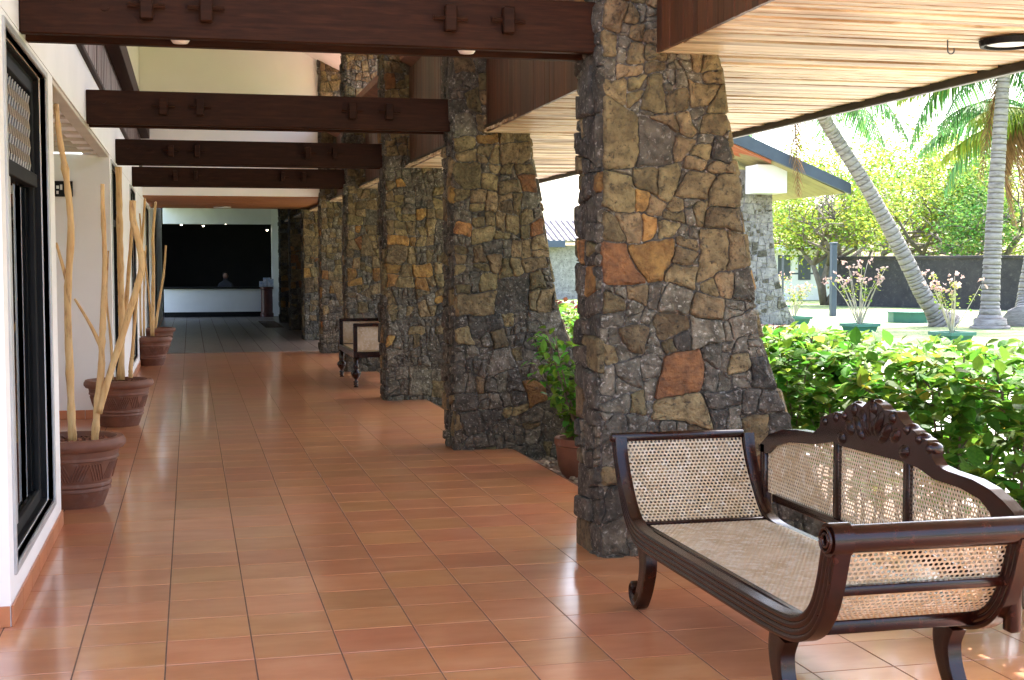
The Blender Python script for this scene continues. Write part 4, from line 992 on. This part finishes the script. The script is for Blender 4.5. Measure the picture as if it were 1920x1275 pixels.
# broadleaf trees
def tree(base, h, cr, label, leafmat, seed, nleaf=13000, leaf=.16, trunkr=.15, fork=.28, group='leafy trees behind the lawn'):
    rg_ = random.Random(seed); o = empty('garden_tree', base); tag(o, label, 'tree', group)
    tr = MB(); tips = []
    def grow(p, d, L_, r_, lev):
        e = p+d*L_; mid = p.lerp(e, .5)+Vector((rg_.uniform(-1,1), rg_.uniform(-1,1), rg_.uniform(-.3,.3)))*L_*.12
        tr.tube([p, mid, e], [r_, r_*.85, r_*.68], 6 if lev < 2 else 4)
        if lev >= 4: tips.append(e); tips.append(mid); return
        if lev >= 2: tips.append(e)
        for k in range(3 if lev < 2 else 2):
            a = Vector((rg_.uniform(-1,1), rg_.uniform(-1,1), rg_.uniform(-.35,.75))).normalized()
            nd = (d*.55+a*.85).normalized(); nd.z = max(nd.z, -.15); grow(e, nd, L_*rg_.uniform(.62,.86), r_*.62, lev+1)
    nst = rg_.choice([2,3])
    for k in range(nst): 
        a = rg_.uniform(0, 6.28); grow(Vector((0,0,-.1)), Vector((math.cos(a)*.45, math.sin(a)*.45, 1)).normalized(), h*fork, trunkr, 0)
    tr.build('trunk', M['bark'], o, smooth=True)
    cr_ = MB(); cz = h*.62
    T_ = [t for t in tips]
    cl = []
    for k in range(int(nleaf/16)):
        if rg_.random() < .55 and T_: c = rg_.choice(T_)+Vector((rg_.gauss(0,.25), rg_.gauss(0,.25), rg_.gauss(0,.2)))
        else:
            v = Vector((rg_.gauss(0,1), rg_.gauss(0,1), rg_.gauss(0,1))).normalized()*rg_.uniform(.45,1.0)
            c = Vector((v.x*cr, v.y*cr, cz+v.z*h*.40))
        if c.z < h*.16: continue
        if noise.noise(c*.55+Vector((seed*3.3,0,0))) < -.08: continue
        cl.append(c)
    for c in cl:
        for q in range(16):
            p = c+Vector((rg_.gauss(0,.22), rg_.gauss(0,.22), rg_.gauss(0,.16)))
            d = Vector((rg_.uniform(-1,1), rg_.uniform(-1,1), rg_.uniform(-.7,.3))).normalized(); s_ = d.orthogonal().normalized(); s_.rotate(Quaternion(d, rg_.uniform(0,6.28)))
            L_ = leaf*rg_.uniform(.7,1.3); n_ = s_*L_*.24
            cr_.add([p, p+d*L_*.5+n_, p+d*L_, p+d*L_*.5-n_], [(0,1,2,3)])
    cr_.build('crown', M[leafmat], o)
trees = [(1545,572,6.6,3.3,'leaf_t','broad yellow green tree leaning over the white pavilion',0),(1690,566,8.2,3.7,'leaf_t','tall yellow green tree behind the leaning palm',1),
         (1790,566,7.6,3.5,'leaf_t','spreading tree between the leaning and the upright palm',2),(1905,572,6.8,3.2,'leaf_d','deep green tree behind the upright palm at right',3),
         (1612,560,9.0,4.0,'leaf_d','tall deep green tree far behind the flowering planters',4),(1850,555,9.4,4.2,'leaf_t','tallest pale tree farthest back at the right',5),(1475,556,7.0,3.2,'leaf_t','pale green tree just right of the far stone buttress',6),(1735,552,9.4,4.2,'leaf_t','tall pale tree directly behind the leaning palm trunk',7)]
for (px_, py_, h_, cr, mt_, lab, k) in trees: tree(ground(px_, py_), h_, cr, lab, mt_, 40+k)

# dark garden wall of rough courses
wa, wb = ground(1560, 573), ground(1990, 584)
gw = empty('garden_wall', wa); tag(gw, 'long dark stone wall behind the palms', 'wall')
dv = (wb-wa); Lw = dv.length; gw.rotation_euler = (0,0,math.atan2(dv.y, dv.x))
b = MB(); b.box(0, Lw, 0, .3, -.1, 1.78); b.build('wall_body', M['darkwall'], gw); b = MB(); b.bbox(-.05, Lw+.05, -.05, .35, 1.782, 1.9, .02); b.build('coping', M['darkwall'], gw)

# neighbouring pavilion with its own buttress
pvb = empty('garden_pavilion', at(1440, 600, 33)); PB = pvb.location; PB.z = GZ; pvb.location = PB
tag(pvb, 'pavilion with slate blue sloping verge and tapering grey stone buttress', 'pavilion')
def loc3(px_, py_, Y=33): return at(px_, py_, Y)-PB
Yp = 33
out_r = [(1448,360),(1449,430),(1453,480),(1462,530),(1474,570),(1492,606)]; 
V, F = [], []
pr_ = [loc3(1345, y, Yp) for x, y in out_r]; qr_ = [loc3(x, y, Yp) for x, y in out_r]
pr_ = [loc3(1345, 318, Yp)]+pr_; qr_ = [loc3(1446, 318, Yp)]+qr_
pr_.append(Vector((pr_[-1].x, 0, 0))); qr_.append(Vector((qr_[-1].x+.15, 0, 0)))
n = len(pr_)
for p in pr_: V += [(p.x, 0, p.z)]
for p in qr_: V += [(p.x, 0, p.z)]
for p in pr_: V += [(p.x, .6, p.z)]
for p in qr_: V += [(p.x, .6, p.z)]
for i in range(n-1): F += [(i,i+1,n+i+1,n+i),(2*n+i,3*n+i,3*n+i+1,2*n+i+1),(n+i,n+i+1,3*n+i+1,3*n+i),(i,2*n+i,2*n+i+1,i+1)]
b = MB(); b.add(V, F); bt = recalc(b.build('buttress', M['farstone'], pvb))
rngp = random.Random(77); S = []
zt = qr_[0].z-.1
def xr(z):
    for a, c in zip(qr_, qr_[1:]):
        if c.z <= z <= a.z: return c.x+(a.x-c.x)*(z-c.z)/max(a.z-c.z,1e-6)
    return qr_[-1].x
xl = pr_[0].x
poly = [(xl,0)]+[(q.x, q.z) for q in reversed(qr_) if q.z <= zt]+[(xr(zt),zt),(xl,zt)]
poly = [(xl,0),(qr_[-1].x,0)]+[(q.x, q.z) for q in reversed(qr_[1:-1])]+[(qr_[0].x,zt),(xl,zt)]
rngp.seed0 = 3
for c in rubble(poly, rngp, .028, .1):
    mb = stone_mb(c, rngp, lambda u, v, d: (u, -d, v), gap=.012, fine=False, wk=2.2)
    if mb: recalc(mb.build('stone', random.choice([M['s_grey'], M['farstone'], M['farstone'], M['farstone']]), bt))
# roof: sloping verge board, soffits, white beam end
e0, e1 = loc3(1340, 225, 31.4), loc3(1596, 344, 31.4); e0b, e1b = loc3(1340, 252, 31.4), loc3(1596, 364, 31.4)
b = MB(); b.add([e0, e1, e1b, e0b, e0+Vector((0,.12,0)), e1+Vector((0,.12,0)), e1b+Vector((0,.12,0)), e0b+Vector((0,.12,0))], [(3,2,1,0),(4,5,6,7),(0,1,5,4),(2,3,7,6),(1,2,6,5),(3,0,4,7)])
recalc(b.build('verge_board', M['slate'], pvb))
e1c = loc3(1596, 360, 31.4); e0c = loc3(1340, 248, 31.4)
b = MB(); b.add([(e0c.x,-1.48,e0c.z),(e1c.x-.12,-1.48,e1c.z-.02),(e1c.x-.12,9,e1c.z-.02),(e0c.x,9,e0c.z),(e0.x,-1.48,e0.z-.05),(e1.x,-1.48,e1.z-.03),(e1.x,9,e1.z-.03),(e0.x,9,e0.z-.05)], [(0,1,2,3),(7,6,5,4),(0,4,5,1),(1,5,6,2),(2,6,7,3),(3,7,4,0)])
recalc(b.build('roof_slab', M['fasciadark'], pvb))
p0 = loc3(1378, 290); 
nb_ = 26
for k in range(nb_):      # soffit boards
    xs0 = e0c.x+(e1c.x-.14-e0c.x)*0; y_ = -1.47+k*.4
    b = MB(); b.add([(e0c.x,y_,e0c.z-.012),(e1c.x-.13,y_,e1c.z-.032),(e1c.x-.13,y_+.385,e1c.z-.032),(e0c.x,y_+.385,e0c.z-.012),(e0c.x,y_,e0c.z-.003),(e1c.x-.13,y_,e1c.z-.023),(e1c.x-.13,y_+.385,e1c.z-.023),(e0c.x,y_+.385,e0c.z-.003)],[(0,1,2,3),(4,7,6,5),(0,4,5,1),(2,6,7,3),(1,5,6,2),(0,3,7,4)])
    b.build('soffit_board', M['olivewood'], pvb)
w0, w1 = loc3(1420, 308, 31.9), loc3(1476, 362, 31.9)
b = MB(); b.bbox(w0.x, w1.x, -1.1, -.35, w1.z, w0.z, .01); b.build('white_beam_end', M['white2'], pvb)
t0_, t1_ = loc3(1340, 256, 31.5), loc3(1446, 305, 31.5); t2_, t3_ = loc3(1446, 312, 32.6), loc3(1340, 280, 32.6)
b = MB(); b.add([t0_, t1_, t2_, t3_]+[q+Vector((0,0,.06)) for q in (t0_, t1_, t2_, t3_)], [(0,1,2,3),(7,6,5,4),(0,4,5,1),(1,5,6,2),(2,6,7,3),(3,7,4,0)]); recalc(b.build('timber_lining', M['orangewood'], pvb))

# white building beyond the trees, with posts
hb = empty('white_outbuilding', at(1500, 545, 55)); H = hb.location; H.z = GZ; hb.location = H
tag(hb, 'low white building glimpsed between the trees and the far buttress', 'building')
def l5(px_, py_): return at(px_, py_, 55)-H
a0, a1 = l5(1440, 470), l5(1600, 470)
b = MB(); b.box(a0.x, a1.x, 0, 5, 0, a0.z); b.build('wall', M['white'], hb)
b = MB(); b.bbox(a0.x-.4, a1.x+.4, -.6, 5.4, a0.z, a0.z+.25, .02); b.build('roof', M['white2'], hb)
for k in range(3):
    p_ = l5(1470+k*38, 505); b = MB(); b.bbox(p_.x-.3, p_.x+.3, -.03, .0-.003, .9, 2.0, .01); wd = b.build('window', M['metal'], hb)
b = MB(); b.box(a0.x, a1.x, -.015, -.002, 1.15, 1.22); b.build('band', M['metal'], hb)
for (px_, y0p, y1p, Y, wdt, lab, mt_) in ((1468,570,482,40,.03,'slim dark lamp post beside the far buttress','metal'),(1563,585,458,38,.085,'square blue grey post in front of the white building','slate')):
    tpz = at(px_, y1p, Y); o = empty('garden_post', (tpz.x, Y, GZ)); tag(o, lab, 'post')
    b = MB(); b.bbox(-wdt, wdt, -wdt, wdt, 0, tpz.z-GZ, .01); b.build('shaft', M[mt_], o)
    b = MB(); b.bbox(-wdt*1.15, wdt*1.15, -wdt*1.15, wdt*1.15, tpz.z-GZ+.001, tpz.z-GZ+.06, .008); b.build('cap', M[mt_], o)

# planters with flowering shrubs
def planter(px_, py_, wdt, hgt, label, sh_label, h_, seed, nb=12):
    g_ = ground(px_, py_); o = empty('square_planter', g_, .2); tag(o, label, 'planter', 'green planters on the lawn')
    b = MB(); b.add([(-wdt*.42,-wdt*.42,0),(wdt*.42,-wdt*.42,0),(wdt*.42,wdt*.42,0),(-wdt*.42,wdt*.42,0),(-wdt*.5,-wdt*.5,hgt),(wdt*.5,-wdt*.5,hgt),(wdt*.5,wdt*.5,hgt),(-wdt*.5,wdt*.5,hgt)],[(0,1,5,4),(1,2,6,5),(2,3,7,6),(3,0,4,7),(4,5,6,7)]); b.build('tub', M['planter'], o)
    b = MB()
    for q in ((-.55,.55,-.55,-.45),(-.55,.55,.45,.55),(-.55,-.45,-.45,.45),(.45,.55,-.45,.45)): b.box(q[0]*wdt,q[1]*wdt,q[2]*wdt,q[3]*wdt,hgt-.04,hgt+.03)
    b.build('rim', M['planter'], o)
    bushy('flowering_shrub', g_+Vector((0,0,hgt-.02)), h_, h_*.5, nb, 10, .09, ['leaf_t','flower'], sh_label, 'shrub', random.Random(seed), stemmat='palebark', fl_=3, group='flowering shrubs in planters', leaf_low=.55)
planter(1785, 640, .62, .17, 'nearest green square planter before the leaning palm foot', 'pale flowering shrub before the foot of the leaning palm', 1.3, 61)
planter(1612, 622, .62, .17, 'middle green square planter behind the hedge', 'pale stemmed flowering shrub in the middle planter', 1.5, 62, 14)
planter(1490, 607, .62, .17, 'green square planter at the foot of the far stone buttress', 'low spreading shrub at the foot of the far buttress', .95, 63)
planter(1455, 585, .6, .2, 'farthest green planter half hidden by the far buttress', 'bluish green shrub half hidden behind the far buttress', 1.1, 64)
g_ = ground(1708, 604); o = empty('octagonal_plinth', g_, .2); tag(o, 'low green octagonal plinth on the lawn left of the leaning palm', 'plinth')
b = MB(); b.lathe([(.62,0),(.62,.26)], 8); b.build('sides', M['planter'], o); b = MB(); b.lathe([(.66,.262),(.66,.30)], 8); b.build('top', M['planter'], o)

# stone house seen between the first two buttresses
fh = empty('stone_house', at(1050, 540, 60)); H2 = fh.location; H2.z = GZ; fh.location = H2
tag(fh, 'distant stone house with tiled roof between first two buttresses', 'house')
def l6(px_, py_): return at(px_, py_, 60)-H2
xa6, xb6 = l6(985,460).x, l6(1110,460).x; zt6 = l6(1040,460).z
b = MB(); b.box(xa6, xb6, 0, 4, 0, zt6); b.build('wall', M['farstone'], fh)
b = MB(); b.bbox(xa6-.3, l6(1052,460).x, -.75, -.6, zt6-.1, zt6+.22, .01); b.build('fascia', M['slate'], fh)
rz_ = l6(1040,428).z
rt = MB(); rt.add([(xa6-.3,-.7,zt6+.2),(xb6+.3,-.7,zt6+.2),(xb6+.3,2,rz_+.4),(xa6-.3,2,rz_+.4),(xa6-.3,4.7,zt6+.2),(xb6+.3,4.7,zt6+.2)],[(0,1,2,3),(3,2,5,4),(0,3,4),(1,5,2)]); rfo = rt.build('roof', M['greyroof'], fh)
for k in range(14):
    x = xa6-.2+k*(xb6-xa6+.4)/13; b = MB(); b.tube([(x,-.72,zt6+.22),(x,2,rz_+.43)], .07, 6); b.build('ridge_tile', M['greyroof'], rfo)
rg = random.Random(90)
for k, px_ in enumerate((1030, 1052, 1075)):
    bushy('distant_bush', ground(px_, 553-k), 1.15, .8, 16, 26, .14, ['leaf_d'], ['leftmost','middle','rightmost'][k]+' rounded bush before the distant stone house', 'bush', rg, group='bushes before the stone house')
bushy('croton_bush', (4.75, 15.0, -.12), 1.0, .5, 14, 22, .10, ['leaf_r'], 'reddish croton bush seen past the second buttress', 'bush', rg)
bushy('croton_bush', (5.0, 16.6, -.12), 1.0, .5, 14, 22, .10, ['leaf_r'], 'second reddish croton bush, just behind the first croton', 'bush', rg)
